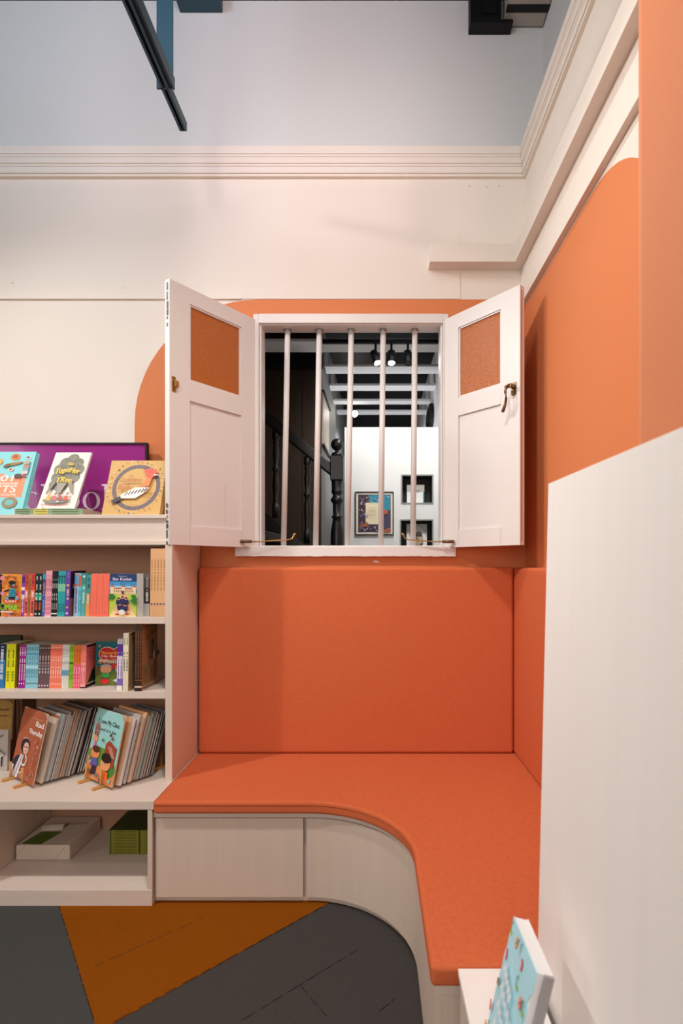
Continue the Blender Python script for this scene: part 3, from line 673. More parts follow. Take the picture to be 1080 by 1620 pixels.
# --- upper row
spined(-9, 0, 1, 909, Z1, Y1, '2a2320', 'dark book at the left photo edge', S1, sp(text=[(.3, .8, 'b08a5a', 8)]))
def omar(a, w, h):
    a.rect(0, 0, w, h, 'f29a38'); r = random.Random(2)
    for k in range(46): a.ell(r.uniform(.004, w-.004), r.uniform(.004, h-.004), r.uniform(.002, .007), r.uniform(.002, .006), r.choice(['ffb347', 'e9762a', 'f7c15a', 'e0568a', 'ef8a6a', 'c8482a']), n=7)
    for u, v in ((.18, .18), (.14, .55), (.85, .45), (.5, .05), (.1, .9)): a.ell(w*u, h*v, .012, .011, 'e98a9a', n=10)
    a.text('ZANIB MIAN', w*.5, h*.915, .010, '2b1a16', width=w*.62, center=True, bold=.04)
    a.ell(w*.62, h*.74, w*.17, h*.075, '7b4a35'); a.ell(w*.60, h*.80, w*.18, h*.055, '1d1312'); a.ell(w*.68, h*.745, w*.05, h*.022, 'e8e0d8'); a.ell(w*.68, h*.745, w*.03, h*.012, '2b1a16')
    a.poly([(w*.43, h*.48), (w*.80, h*.48), (w*.76, h*.66), (w*.50, h*.66)], '2fb3cf')
    for k in range(4): a.rect(w*.46, h*(.50+.04*k), w*.79, h*(.515+.04*k), '14242e')
    a.poly([(w*.2, h*.60), (w*.48, h*.66), (w*.45, h*.60), (w*.22, h*.575)], '231a1c')
    a.rect(w*.46, h*.41, w*.80, h*.48, '1c1a22'); a.rect(w*.28, h*.41, w*.46, h*.46, '5bb8d8'); a.rect(w*.80, h*.41, w*.96, h*.46, '5bb8d8')
    a.rect(w*.2, h*.345, w*.96, h*.405, 'd9342c'); a.text('PLANET', w*.58, h*.345, .014, 'ffe9c8', width=w*.6, center=True, bold=.05)
    a.ell(w*.18, h*.235, w*.15, h*.085, '7cc63a'); a.ell(w*.18, h*.235, w*.10, h*.055, '7b4a35'); a.ell(w*.18, h*.265, w*.10, h*.03, '1d1312')
    a.text('MAR', w*.33, h*.17, .036, '8fd63c', width=w*.62, bold=.05)
    a.rect(w*.1, h*.11, w*.7, h*.135, 'f4ece0'); a.text('SUPER', w*.55, h*.045, .013, '4a3320', width=w*.38, bold=.04); a.ell(w*.35, h*.05, .012, .006, 'e9762a', n=8)
o = book('face-out orange paperback with a cartoon boy in a striped shirt', (32.5-1.2)/F*Y1, PZ(908, Y1)-Z1, .020, 'f29a38', front=omar)
put(o, (PX(1.5, Y1), Y1, Z1+.0004), (R(-1), R(1.5), 0))
spined(32.6, 37.6, 1, 909, Z1, Y1, '8c3fa8', 'purple and white patterned spine', S1, sp([(.05, .3, 'a84ac0'), (.42, .52, 'e9e0ea'), (.62, .7, 'f2ece8'), (.8, .95, '4a2a6a')], [(.1, .5, 'f4e8f4', 7)]), depth=.127)
SR = sp([(.0, .55, 'f6695a'), (.62, 1, 'e2452f'), (.45, .62, 'f58a78')], [(.08, .35, '3a1a1a', 8), (.42, .58, 'fff0e8', 4), (.72, .97, '3a2a6a', 7)], [(.05, 'f5e0d8')])
spined(37.7, 43.2, 1, 908, Z1, Y1, 'e5503c', 'red spine with purple lettering, left of the brown one', S1, SR, depth=.127)
spined(43.3, 47.0, 1, 909, Z1, Y1, 'a8793c', 'speckled brown spine between two red spines', S1, sp(text=[(.1, .9, '5e3f1c', 14)]), depth=.127)
spined(47.1, 53.4, 1, 908, Z1, Y1, 'e5503c', 'red spine with purple lettering, right of the brown one', S1, SR, depth=.127)
SD = sp([(.38, .55, '1fa07a'), (.15, .32, '5a2a1c')], [(.15, .34, 'd86a3a', 5), (.38, .56, 'e6f0ea', 5), (.62, .95, 'c9c4b8', 9)], [(.06, 'cfe0da')])
spined(53.6, 65.0, 2, 908, Z1, Y1, '162320', 'near-black spines with green bands', S1, SD, depth=.127)
spined(65.4, 70.0, 1, 908, Z1, Y1, '3b5ba8', 'blue and maroon spine beside the pink books', S1, sp([(.5, .85, '5a2340'), (.88, 1, '2a9fc0')], [(.1, .8, '9fb8e0', 14)]), depth=.127)
spined(70.1, 80.2, 4, 903, Z1, Y1, 'f0a6b4', 'thin pink spines', S1, sp([(.0, .012, 'ffffff')], [(.05, .45, 'c04a64', 9), (.55, .9, 'a84860', 8)]), depth=.135)
spined(80.4, 89.8, 3, 903.5, Z1, Y1, '17151a', 'thin black spines', S1, sp(text=[(.15, .3, 'c8c4c0', 5), (.36, .55, 'c8c4c0', 6), (.62, .82, 'e0dcd8', 7)], bands=[(.05, .075, 'e8e4e0')]), depth=.135)
spined(90.0, 101.6, 3, 903.5, Z1, Y1, '2aa5a8', 'teal spines', S1, sp([(.55, .72, '7fc9a0'), (.86, .9, '1a6a78')], [(.1, .3, '12505a', 5), (.72, .9, '12505a', 5)]), depth=.135)
spined(101.8, 109.2, 1, 903, Z1, Y1, '6b3fa0', 'purple spine with cream capitals', S1, sp(text=[(.36, .60, 'ead9a8', 5), (.84, .97, '9a7ac8', 6)], dots=[(.68, 'e8c86a'), (.2, 'e89a7a'), (.07, 'd8c8e8')]),
       front=lambda a, w, h: (a.rect(0, h*.4, w, h, '2a1636'), a.rect(0, 0, w, h*.4, '8a5a6a'), a.ell(w*.35, h*.66, w*.2, h*.08, 'c8a860'), a.ell(w*.35, h*.66, w*.13, h*.05, '2a1636'), a.ell(w*.5, h*.3, w*.2, h*.08, 'd8806a')), depth=.135)
spined(115.8, 122.4, 1, 907, Z1, Y1+.02, 'a6c9e0', 'pale blue spine with red and lilac print', S1, sp([(.7, .98, 'd0705a'), (.74, .95, '6aa8d0')], [(.08, .66, '8a6ab0', 15)]), depth=.12)
spined(122.5, 127.0, 2, 907, Z1, Y1+.02, '5fc4d8', 'narrow cyan spines', S1, sp([(.7, .95, 'c86a5a')], [(.1, .6, '2a7f98', 10)], [(.07, 'd86a5a')]), depth=.12)
spined(127.2, 134.2, 1, 907.5, Z1, Y1+.02, '55a9a4', 'grey-teal spine with pale lettering', S1, sp(text=[(.3, .7, 'd9efe6', 7)], bands=[(.75, 1, '3f8a86')], dots=[(.93, 'd9efe6')]), depth=.12)
spined(134.6, 141.4, 1, 909.5, Z1, Y1+.02, '3f9a98', 'teal and orange spine with pale marks', S1, sp([(0, .3, 'e99a58'), (.3, .55, 'b9a070')], [(.3, .58, 'f0ead0', 6), (.66, .95, '174a50', 8)]), depth=.12)
spined(141.6, 171.3, 3, 908, Z1, Y1, 'f8745c', 'plain coral spines', S1, lambda a, t, h: (a.line([(t*.35, h*.095), (t*.5, h*.07), (t*.65, h*.095)], .0012, 'a02a2a'), a.ell(t*.5, h*.055, .0012, .0012, 'a02a2a', n=6)), depth=.13, lean=R(2.0))
def castle(a, w, h):
    a.rect(0, h*.55, w, h, '3f97cf'); a.rect(0, h*.82, w, h, '23406e'); a.rect(0, h*.62, w, h*.72, '9fd4ea')
    a.rect(0, 0, w, h*.55, 'b9d84a'); a.poly([(w*.02, 0), (w*.98, 0), (w*.6, h*.54), (w*.42, h*.54)], 'f3b98e'); a.poly([(0, 0), (w, 0), (w*.85, h*.14), (w*.12, h*.14)], 'f8d79a')
    a.rect(w*.08, h*.53, w*.95, h*.66, 'eecfa2'); a.rect(w*.06, h*.64, w*.97, h*.675, 'c9705a')
    for u in (.1, .5, .9): a.rect(w*(u-.07), h*.53, w*(u+.07), h*.69, 'f2d9b0'); a.poly([(w*(u-.09), h*.69), (w*(u+.09), h*.69), (w*u, h*.74)], 'b9604a')
    for k in range(9): a.rect(w*(.16+.085*k), h*.58, w*(.185+.085*k), h*.62, '7a5a4a')
    a.rect(w*.46, h*.53, w*.54, h*.60, '5a3a30')
    for u, v in ((.08, .5), (.14, .46), (.06, .43), (.9, .48), (.95, .42), (.88, .38), (.95, .33)): a.ell(w*u, h*v, w*.10, h*.035, '2f7a3a', n=9)
    for u, v in ((.36, .34), (.5, .37), (.64, .35), (.42, .22), (.62, .2)):
        a.ell(w*u, h*v, w*.10, h*.075, '2c2c5e', n=12); a.ell(w*u, h*(v+.075), w*.045, h*.028, 'e8b89a', n=10); a.ell(w*u, h*(v+.09), w*.05, h*.02, '2a1c20', n=10)
    a.ell(w*.5, h*.11, w*.12, h*.06, 'f1efe9'); a.ell(w*.34, h*.06, w*.08, h*.025, 'c84a3a', n=8); a.ell(w*.7, h*.07, w*.07, h*.025, 'c84a3a', n=8)
    a.text('The Story of', w*.5, h*.93, .007, 'f4dff0', width=w*.3, center=True); a.text('Ibn Kathir', w*.5, h*.845, .019, 'e9d9f2', width=w*.72, center=True, bold=.03)
    a.marks(w*.2, h*.755, w*.42, h*.765, 'e9f2f8', 8, False, 1); a.marks(w*.62, h*.755, w*.8, h*.765, 'e9f2f8', 8, False, 2)
o = book('face-out paperback showing a castle, green lawns and a group of children', (215.5-172.5)/F*Y1, PZ(907.3, Y1)-Z1, .022, 'd9a46a', front=castle)
put(o, (PX(172.6, Y1), Y1, Z1+.0004), (R(-.5), R(1.2), 0))
o = book('book turned with its grey page edges outwards beside the castle cover', .13, PZ(907.5, Y1)-Z1, (226-216)/F*Y1, 'c9c4be', page='pgrey'); put(o, (PX(216.2, Y1), Y1+.13, Z1+.0004), (0, 0, R(-90)))
spined(227, 236.4, 1, 908, Z1, Y1+.01, '4a4446', 'dark grey spine with pale lettering beside the tan books', S1, sp([(0, .3, 'a8a29c'), (.3, .65, '211c1e'), (.9, 1, '6a5a5a')], [(.35, .66, 'cfc9c4', 8), (.68, .95, '9a9290', 8)]), depth=.12, lean=R(1))
spined(236.8, 261.2, 5, 868, Z1, YF+.001, 'e3b07e', 'tall tan spines', S1, lambda a, t, h: (a.marks(t*.35, h*.37, t*.65, h*.66, '8a5f3c', 12, True, 1), a.marks(t*.35, h*.68, t*.65, h*.84, '8a5f3c', 7, True, 2), a.ell(t*.35, h*.192, t*.16, t*.16, '3a3f8a', n=8), a.ell(t*.65, h*.192, t*.16, t*.16, '3a3f8a', n=8), a.poly([(t*.2, h*.19), (t*.8, h*.19), (t*.5, h*.172)], '3a3f8a')), depth=.19, lean=R(.8))
# --- middle row
spined(-4, 6.4, 1, 1019, Z2, Y2, '2f77bb', 'blue spine with white lettering at the left edge', S2, sp([(.65, 1, '1f2f4f')], [(.2, .95, 'e8eef4', 16)]), depth=.13)
tag(MB().box(PX(-10, 2.8), PX(33, 2.8), 2.80, 2.82, Z2+.0005, PZ(1005, 2.8), '26301a').build('storage_box', bevel=.005, seg=3), 'dark green box standing behind the books on the middle shelf', 'box')
SY = sp(text=[(.48, .93, '6a6a10', 11), (.15, .4, '8a8a18', 3)])
spined(8.0, 15.2, 1, 1019, Z2, Y2, 'e6e60f', 'acid yellow spine, left one of a pair', S2, SY)
spined(15.4, 22.6, 1, 1019, Z2, Y2, 'e6e60f', 'acid yellow spine, right one of a pair', S2, SY, front=lambda a, w, h: (a.rect(0, 0, w, h, 'a8a81c'), a.ell(w*.6, h*.1, w*.2, h*.05, '4a4a14'), a.ell(w*.7, h*.6, w*.1, h*.03, 'e8e8a0')), depth=.15)
spined(28.4, 39.2, 3, 1020, Z2, Y2, '9a1a86', 'thin purple spines', S2, sp([(.8, .84, 'd070c0')], [(.18, .68, 'f0d8ec', 10), (.74, .95, 'e8c0e0', 5)], [(.11, 'ffffff')]))
spined(39.5, 59.4, 5, 1020, Z2, Y2, '8ccbdc', 'light blue spines', S2, sp([(.76, .82, '5a9ab4'), (.10, .125, '6a8a94'), (.45, .52, 'b4e2ec')], [(.25, .45, '4a8aa0', 5), (.55, .75, '4a8aa0', 6), (.86, .95, '4a8aa0', 3)]))
spined(59.5, 77.5, 4, 1020, Z2, Y2, '6b5358', 'brown-grey spines', S2, sp([(.6, 1, '5a3f3c'), (.60, .615, '2a1c1c')], [(.34, .52, 'e4dcd8', 6), (.55, .75, 'c8b8b4', 6)], [(.06, 'e4dcd8'), (.92, 'c8b8b4')]))
spined(77.7, 96.4, 5, 1020, Z2, Y2, 'f7866c', 'coral pink spines', S2, sp([(.0, .2, 'f08060'), (.76, .9, 'e86a50')], [(.24, .5, 'ffe0d4', 7), (.62, .72, 'ffe8de', 3)], [(.1, 'ffe8de'), (.93, 'ffd0c0')]))
spined(96.6, 107.8, 4, 1020, Z2, Y2, 'dcd8d2', 'thin white spines', S2, sp([(.29, .42, '7ab4cc')], [(.30, .40, '3a6a8a', 3), (.55, .62, '8a8a8a', 2), (.72, .9, '9a948e', 5)]))
spined(108.0, 114.4, 2, 1020, Z2, Y2, '86c22a', 'lime green spines', S2, sp([(.55, .6, '4a6a14')], [(.2, .5, '5a8a1a', 6), (.65, .95, '5a8a1a', 7)]))
spined(114.5, 126.0, 3, 1021, Z2, Y2, 'f25a72', 'pink and orange spines', S2, sp([(.55, 1, 'e07830'), (.3, .55, 'f4587a')], [(.05, .5, 'ffc0cc', 10), (.6, .9, 'b04a1c', 6)]))
def salmon(a, w, h):
    a.rect(0, 0, w, h, 'ee7a70'); a.rect(0, h*.95, w, h, '231a1a'); a.poly([(w*.1, h*.06), (w, h*.10), (w, h*.5), (w*.8, h*.44), (w*.5, h*.38), (w*.25, h*.18)], '23301f'); a.rect(0, 0, w, h*.07, '1a1414'); a.rect(w*.1, h*.07, w, h*.11, 'b8b0a8')
    for v in (.8, .72, .66): a.marks(w*.15, h*v, w*.85, h*(v+.025), 'b84a48', 10, False, int(v*100))
spined(126.2, 134.4, 2, 1021, Z2, Y2, 'f8a0a0', 'pale pink spines', S2, sp([(0, .03, '1a1414'), (.6, 1, 'ee7a70')], [(.1, .55, 'd05a6a', 9)]), front=salmon, depth=.118)
def heart(a, w, h):
    a.rect(0, 0, w, h, '0f6c70'); a.rect(0, 0, w, h*.33, '6c7a2c')
    a.ell(w*.38, h*.72, w*.28, h*.165, 'f4e8d8'); a.ell(w*.80, h*.72, w*.28, h*.165, 'f4e8d8')
    a.ell(w*.38, h*.72, w*.26, h*.15, 'd8272c'); a.ell(w*.80, h*.72, w*.26, h*.15, 'd8272c'); a.poly([(w*.14, h*.66), (w*.99, h*.66), (w*.6, h*.36)], 'd8272c')
    a.poly([(w*.08, h*.5), (w*.99, h*.48), (w*.99, h*.60), (w*.12, h*.60)], 'f2c6a0')
    a.text('Stories of', w*.18, h*.71, .023, 'f6b83a', width=w*1.0, bold=.05); a.text('My Beloved', w*.2, h*.645, .015, 'fff2e0', width=w*.85, bold=.05)
    a.text('Prophet', w*.44, h*.555, .015, '3a2a3a', width=w*.6, bold=.04); a.text('Muhammad', w*.09, h*.485, .017, '3a2a3a', width=w*.98, bold=.05)
    a.ell(w*.14, h*.9, w*.06, h*.035, 'a88a6a', n=8); a.ell(w*.14, h*.9, w*.02, h*.012, '0f6c70', n=6)
    for u, c, k in ((.36, 'b8aca4', 'e9a878'), (.86, 'e87a7a', 'e9a878')):
        a.ell(w*u, h*.37, w*.19, h*.09, k, n=14); a.ell(w*u, h*.43, w*.20, h*.055, c, n=14, a0=0, a1=180); a.ell(w*(u-.06), h*.36, .0015, .0015, '1a1a1a', n=6); a.ell(w*(u+.06), h*.36, .0015, .0015, '1a1a1a', n=6)
        a.ell(w*u, h*.24, w*.15, h*.06, '3f9a4a' if u < .5 else '2f5aa0', n=12)
    a.ell(w*.33, h*.10, w*.16, h*.055, 'd8272c', n=12); a.poly([(w*.6, h*.12), (w*.8, h*.05), (w*.92, h*.1), (w*.75, h*.17)], 'dfe6e8'); a.ell(w*.08, h*.35, w*.07, h*.12, '5a5a2a', n=9)
    for u, v in ((.1, .28), (.16, .4), (.06, .42)): a.ell(w*u, h*v, .004, .004, '8a3a2a', n=7)
Yh = 2.70; o = book('face-out teal picture book with a red heart and cartoon children', .150, PZ(1015.5, Yh)-Z2, .016, '0f6c70', front=heart); put(o, (PX(150.5, Yh), Yh, Z2+.0004), (R(-2), 0, R(0)))
# the heart book sits behind its neighbours
spined(184.5, 193.2, 2, 1011, Z2, 2.60, '6a3fb0', 'purple and white spines', S2, sp([(0, .09, 'f0ece8'), (.09, .22, '8a6ac8'), (.22, .66, 'f0ecf0'), (.66, .9, '5a3090'), (.9, 1, 'b0a8a8')], [(.22, .6, '6a3fb0', 12), (.5, .75, 'd0b0e0', 5)]), lean=R(1))
spined(193.8, 202.4, 2, 1002, Z2, YF+.004, 'eee3c8', 'tall cream spines', S2, sp([(.94, 1, 'd8cdb8')], [(.35, .68, '5a5044', 9), (.8, .93, '8a8074', 5)]), front=lambda a, w, h: (a.rect(0, 0, w, h, 'c9a673'), a.line([(w*.04, h*.02), (w*.04, h*.98), (w*.96, h*.98)], .003, '7a5a34'), a.line([(w*.75, h*.8), (w*.85, h*.86), (w*.95, h*.8)], .004, '4a3420')), depth=.20, lean=R(.8))
def rider(a, w, h):
    a.rect(0, 0, w, h, 'a9744c'); a.rect(0, 0, w, h*.07, 'c9a88a'); a.rect(0, h*.93, w, h, '8a5a3c')
    for k in range(24): a.ell(w*(k+.5)/24, h*.035, w*.014, h*.02, '7a5040', n=6)
    a.line([(w*.1, h*.66), (w*.45, h*.67)], .002, '6a4630'); a.text('ADVENTURES', w*.2, h*.76, .022, '5a3420', width=w*.55, rot=14, bold=.01); a.line([(w*.35, h*.88), (w*.95, h*.88)], .002, '6a4630')
    a.ell(w*.60, h*.70, w*.07, h*.045, '2a1c18'); a.poly([(w*.48, h*.42), (w*.72, h*.42), (w*.68, h*.68), (w*.54, h*.68)], '43566a'); a.poly([(w*.6, h*.46), (w*.75, h*.42), (w*.68, h*.6)], 'c9c0b4')
    a.poly([(w*.38, h*.52), (w*.5, h*.62), (w*.46, h*.48)], 'b05a40'); a.ell(w*.58, h*.38, w*.22, h*.07, '9a6a4c'); a.ell(w*.85, h*.46, w*.08, h*.035, '8a5a40', rot=40)
    for u in (.42, .5, .68, .76): a.line([(w*u, h*.36), (w*(u+.03), h*.22), (w*(u-.01), h*.10)], .006, '6f4630')
    a.ell(w*.93, h*.5, w*.07, h*.04, '2c1d18'); 
    r = random.Random(4)
    for k in range(40): a.ell(r.uniform(w*.02, w*.35), r.uniform(h*.08, h*.3), .003, .003, r.choice(['8a4a3a', '9a8a5a', 'c08a6a']), n=6)
    for k in range(6): a.line([(w*.16, h*.26), (w*(.05+.05*k), h*(.36+.01*(k % 3)))], .002, '7a8a5a')
spined(212.6, 223.6, 3, 988, Z2, YF+.003, '3c2418', 'tall dark brown spines', S2, sp([(.055, .08, 'e0cdb4'), (.16, .17, 'a06a44')], [(.2, .9, '8a5a3c', 40)]), front=rider, depth=.185, lean=R(.5), hard=True)

# --- magazines and thin picture books in bamboo racks on the deep shelf
ZR = .452; RZ = -math.atan2(.59, .81); nv = Vector((.589, .808, 0)); wv = Vector((.808, -.589, 0))
def rack(org, label):
    t = thing('book_rack', label, 'book rack', org, (0, 0, RZ))
    for sx in (0, .131):
        MB().box(sx-.007, sx+.007, -.02, .345, 0, .014, 'bamboo').build('foot_rail', t, bevel=.002, world=False)
        for yy in (.018, .325): MB().tube([(sx, yy, .012), (sx, yy, .085)], .0055, 'bamboo', 10).build('dowel', t, world=False)
    for yy in (.06, .29): MB().tube([(0, yy, .022), (.131, yy, .022)], .005, 'bamboo', 10).build('cross_bar', t, world=False)
    return t
r2o = Vector((-1.362, 2.548, ZR)); r1o = r2o+Vector((-.371, .022, 0))
rack(r2o, 'bamboo dowel rack holding the picture books, right of two'); rack(r1o, 'bamboo dowel rack holding the picture books, left of two')
def cover_class(a, w, h):
    a.rect(0, h*.0, w, h*.9, '9fd6d2'); 
    a.rect(0, 0, w, h*.22, 'e9955a'); a.ell(w*.4, h*.34, w*.42, h*.13, '5f9a3a', n=16); a.ell(w*.8, h*.22, w*.2, h*.12, '4f8a34', n=16)
    a.text('I Love My Class', w*.14, h*.80, .030, '2c2a2a', width=w*.74, bold=.02); a.text('and it is fun', w*.26, h*.70, .020, '2c2a2a', width=w*.55, bold=.01)
    a.ell(w*.16, h*.68, w*.10, h*.13, 'b98a7a', n=18); a.ell(w*.16, h*.68, w*.08, h*.11, '7f5a5a', n=18); a.line([(w*.16, h*.57), (w*.16, h*.79)], .003, 'c9a08a'); a.line([(w*.08, h*.68), (w*.24, h*.68)], .003, 'c9a08a')
    a.ell(w*.12, h*.57, w*.06, h*.045, 'e8a070'); a.ell(w*.19, h*.56, w*.06, h*.045, 'e8a070'); a.poly([(w*.1, h*.42), (w*.26, h*.42), (w*.18, h*.55)], 'e86a9a')
    a.poly([(w*.56, h*.28), (w*.93, h*.24), (w*.95, h*.52), (w*.66, h*.60), (w*.56, h*.54)], 'a8452c')
    for k in range(3): a.line([(w*(.66+.05*k), h*.52), (w*(.84+.04*k), h*.38)], .003, 'e8c8b0')
    a.ell(w*.26, h*.37, w*.15, h*.085, 'f0945e'); a.ell(w*.27, h*.425, w*.13, h*.05, '5a2f22', n=14); a.poly([(w*.14, h*.18), (w*.42, h*.2), (w*.36, h*.31), (w*.2, h*.3)], '6a5aa8'); a.line([(w*.12, h*.32), (w*.04, h*.24)], .010, 'f0945e')
    a.poly([(w*.2, h*.06), (w*.38, h*.08), (w*.38, h*.2), (w*.24, h*.2)], '3a2a3a')
    a.ell(w*.68, h*.27, w*.17, h*.09, 'f0a272'); a.ell(w*.68, h*.355, w*.17, h*.07, '2a1a18', n=16); a.ell(w*.66, h*.27, w*.012, h*.006, '2a1a18', n=6); a.ell(w*.76, h*.27, w*.012, h*.006, '2a1a18', n=6)
    a.poly([(w*.5, h*.03), (w*.86, h*.03), (w*.82, h*.18), (w*.56, h*.18)], 'e8742c'); a.rect(w*.56, h*.02, w*.62, h*.17, '2f3a6a')
    a.ell(w*.44, h*.08, w*.05, h*.03, '6a7f8a', n=10); a.ell(w*.12, h*.1, w*.06, h*.04, '8a6a4a', n=10); a.ell(w*.9, h*.07, w*.05, h*.03, '8ac0b0', n=10)
    for u, v, c in ((.7, .68, '5a3a2a'), (.78, .64, '7a4a2a'), (.46, .58, '3f7a3a')): a.ell(w*u, h*v, w*.04, h*.022, c, rot=30, n=8)
def cover_lady(a, w, h):
    a.text('Rad', w*.62, h*.78, .036, 'f6efe8', width=w*.33, bold=.05); a.text('Thursday', w*.42, h*.66, .032, 'f6efe8', width=w*.55, bold=.05); a.marks(w*.45, h*.88, w*.9, h*.888, 'e8c8b0', 14, False, 2)
    a.ell(w*.39, h*.54, w*.13, h*.045, 'ece6e2', n=14); a.ell(w*.40, h*.47, w*.185, h*.108, '2a2030'); a.ell(w*.45, h*.44, w*.115, h*.085, 'eab9a0'); a.line([(w*.33, h*.46), (w*.42, h*.455), (w*.54, h*.46)], .003, '2a2030'); a.ell(w*.46, h*.40, w*.03, h*.006, 'c0504a', n=8)
    a.poly([(w*.02, h*.10), (w*.30, h*.10), (w*.42, h*.34), (w*.16, h*.30), (w*.0, h*.2)], '2b2430')
    a.poly([(w*.10, h*.0), (w*.22, h*.0), (w*.38, h*.34), (w*.30, h*.34)], 'ddd6e0'); a.poly([(w*.24, h*.0), (w*.34, h*.0), (w*.44, h*.34), (w*.40, h*.34)], 'e9e4ea')
    a.line([(w*.50, h*.36), (w*.58, h*.30), (w*.56, h*.22), (w*.46, h*.20), (w*.38, h*.24)], .009, 'f1ede9')
    a.rect(0, 0, w*.12, h*.16, 'e9e2e6'); a.line([(w*.3, h*.12), (w*.4, h*.08), (w*.5, h*.12)], .005, 'eee8e6')
    for k in range(3): a.marks(w*.4, h*(.075-.02*k), w*.8, h*(.083-.02*k), 'f0dccc', 16, False, k)
    r = random.Random(8)
    for k in range(26): a.ell(r.uniform(w*.78, w*.98), r.uniform(h*.12, h*.6), .004, .006, r.choice(['c98a80', 'b85a50', 'd8a8a0']), n=7)
def fan(org, first, flabel, fcol, side, seed, cols, lean0):
    r = random.Random(seed); y = .030; k = 0
    H0 = .318
    o = book(flabel, .250, H0, .006, fcol, front=first, name='picture_book', cat='book', round_top=.05, page=['d9c3ae', 'e0a868'][side == 'right'], back='cfae94')
    R3 = Matrix.Rotation(RZ, 3, 'Z')
    def place(o, y, lean, x=-.045, z=.016): 
        p = org+R3 @ Vector((x, y, z)); o.location = p; o.rotation_euler = (R(-lean), 0, RZ)
    place(o, y, lean0); y += .017
    protos = {}
    n = len(cols)
    for i, (c, th, gap) in enumerate(cols):
        y += gap; hh = r.uniform(.285, .312); ln = lean0+2+i*.15; ww = r.uniform(.236, .252)
        nm, hx = c
        lab = '%s thin book, %s behind the front cover in the %s bamboo rack' % (nm, ORD[i], side)
        o = book(lab, ww, hh, th, hx, front=None, name='picture_book', cat='book', page=r.choice(['d6cbc2', 'b5aaa4', 'c9bdb3', '9b908c', 'bfb2a8']))
        o['group'] = 'thin books in the %s bamboo rack' % side
        place(o, y, ln, x=-.042+r.uniform(-.004, .004)); y += th+.0006
PAL = {'cream': 'e6d3bc', 'rust': 'a85a40', 'brown': '7d6a60', 'grey': '8f8680', 'tan': 'c9a587', 'dark brown': '3e312d', 'orange': 'cf7f3e', 'light grey': 'bfb6ae', 'pale blue': 'a9c9cf', 'white': 'e9e5e2', 'maroon': '5c302c', 'peach': 'eab88a', 'slate': '6c6a6e', 'grey-green': '7d8f88', 'charcoal': '33302f'}
def K(s): 
    out = []
    for tok in s: nm, th, gap = tok; out.append(((nm, PAL[nm]), th, gap))
    return out
fan(r1o, cover_lady, 'rust picture book with a woman in a white scarf fronting the left rack', 'b4603f', 'left', 3,
    K([('cream', .008, .018), ('rust', .006, 0), ('light grey', .007, 0), ('pale blue', .007, .002), ('grey', .008, .001), ('slate', .007, .001), ('grey', .007, .003), ('light grey', .008, 0), ('brown', .008, 0), ('orange', .004, .002), ('tan', .009, 0), ('tan', .008, 0), ('brown', .008, .003), ('grey', .009, 0), ('maroon', .006, .001), ('brown', .009, .003), ('dark brown', .008, .003), ('charcoal', .007, .004), ('dark brown', .008, .004), ('brown', .008, .004)]), 12)
fan(r2o, cover_class, 'pale turquoise picture book with cartoon children fronting the right rack', '9fd6d2', 'right', 5,
    K([('peach', .006, .010), ('white', .006, 0), ('white', .007, .001), ('slate', .006, .001), ('white', .007, .001), ('light grey', .006, .002), ('tan', .008, .002), ('tan', .007, 0), ('peach', .007, 0), ('orange', .004, .001), ('cream', .007, .003), ('grey-green', .007, 0), ('tan', .008, 0), ('grey-green', .007, .004), ('grey', .008, 0), ('brown', .008, 0), ('brown', .007, .006), ('slate', .006, .006), ('charcoal', .006, .002), ('light grey', .007, .003)]), 12)
# left edge of the deep shelf: cork coloured book and dark patterned one
def cork(a, w, h):
    r = random.Random(6)
    for k in range(60): a.ell(r.uniform(0, w*.95), r.uniform(0, h*.9), .004, .003, r.choice(['8a6a34', 'c9a058', '6f5228', 'b08a48']), n=6)
    a.marks(w*.2, h*.75, w*.95, h*.80, '5a4020', 9, False, 3); a.marks(w*.3, h*.6, w*.95, h*.64, '5a4020', 9, False, 4)
Yc = 2.72
o = book('cork coloured book with rounded corners at the left edge of the deep shelf', .20, PZ(1108, Yc)-PZ(1170, Yc), .012, 'a8823f', front=cork, round_top=.03); put(o, (PX(17, Yc)-.2, Yc, PZ(1170, Yc)-.001), (R(-4), R(0), 0))
def bw(a, w, h):
    r = random.Random(9)
    for k in range(30): a.line([(r.uniform(0, w), r.uniform(0, h)), (r.uniform(0, w), r.uniform(0, h))], .006, r.choice(['1c1a1c', '6a6460', 'e8e2dc']))
o = book('black and white patterned book standing below the cork coloured one', .20, .20, .02, 'b9b1aa', front=bw); put(o, (PX(12, 2.70)-.2, 2.695, ZR+.001), (R(-3), 0, 0))
for i, (pa, pb, tp, c, nm) in enumerate(((6, 24, 1107, '8a5a3c', 'brown'), (25, 29.5, 1107, 'b0907a', 'tan'), (31, 35, 1106, '7a5a48', 'dark brown'))):
    spined(pa, pb, 1, tp, ZR, 2.80, c, '%s tall book behind the cork coloured one' % nm, 'deep shelf', depth=.1, lean=0)

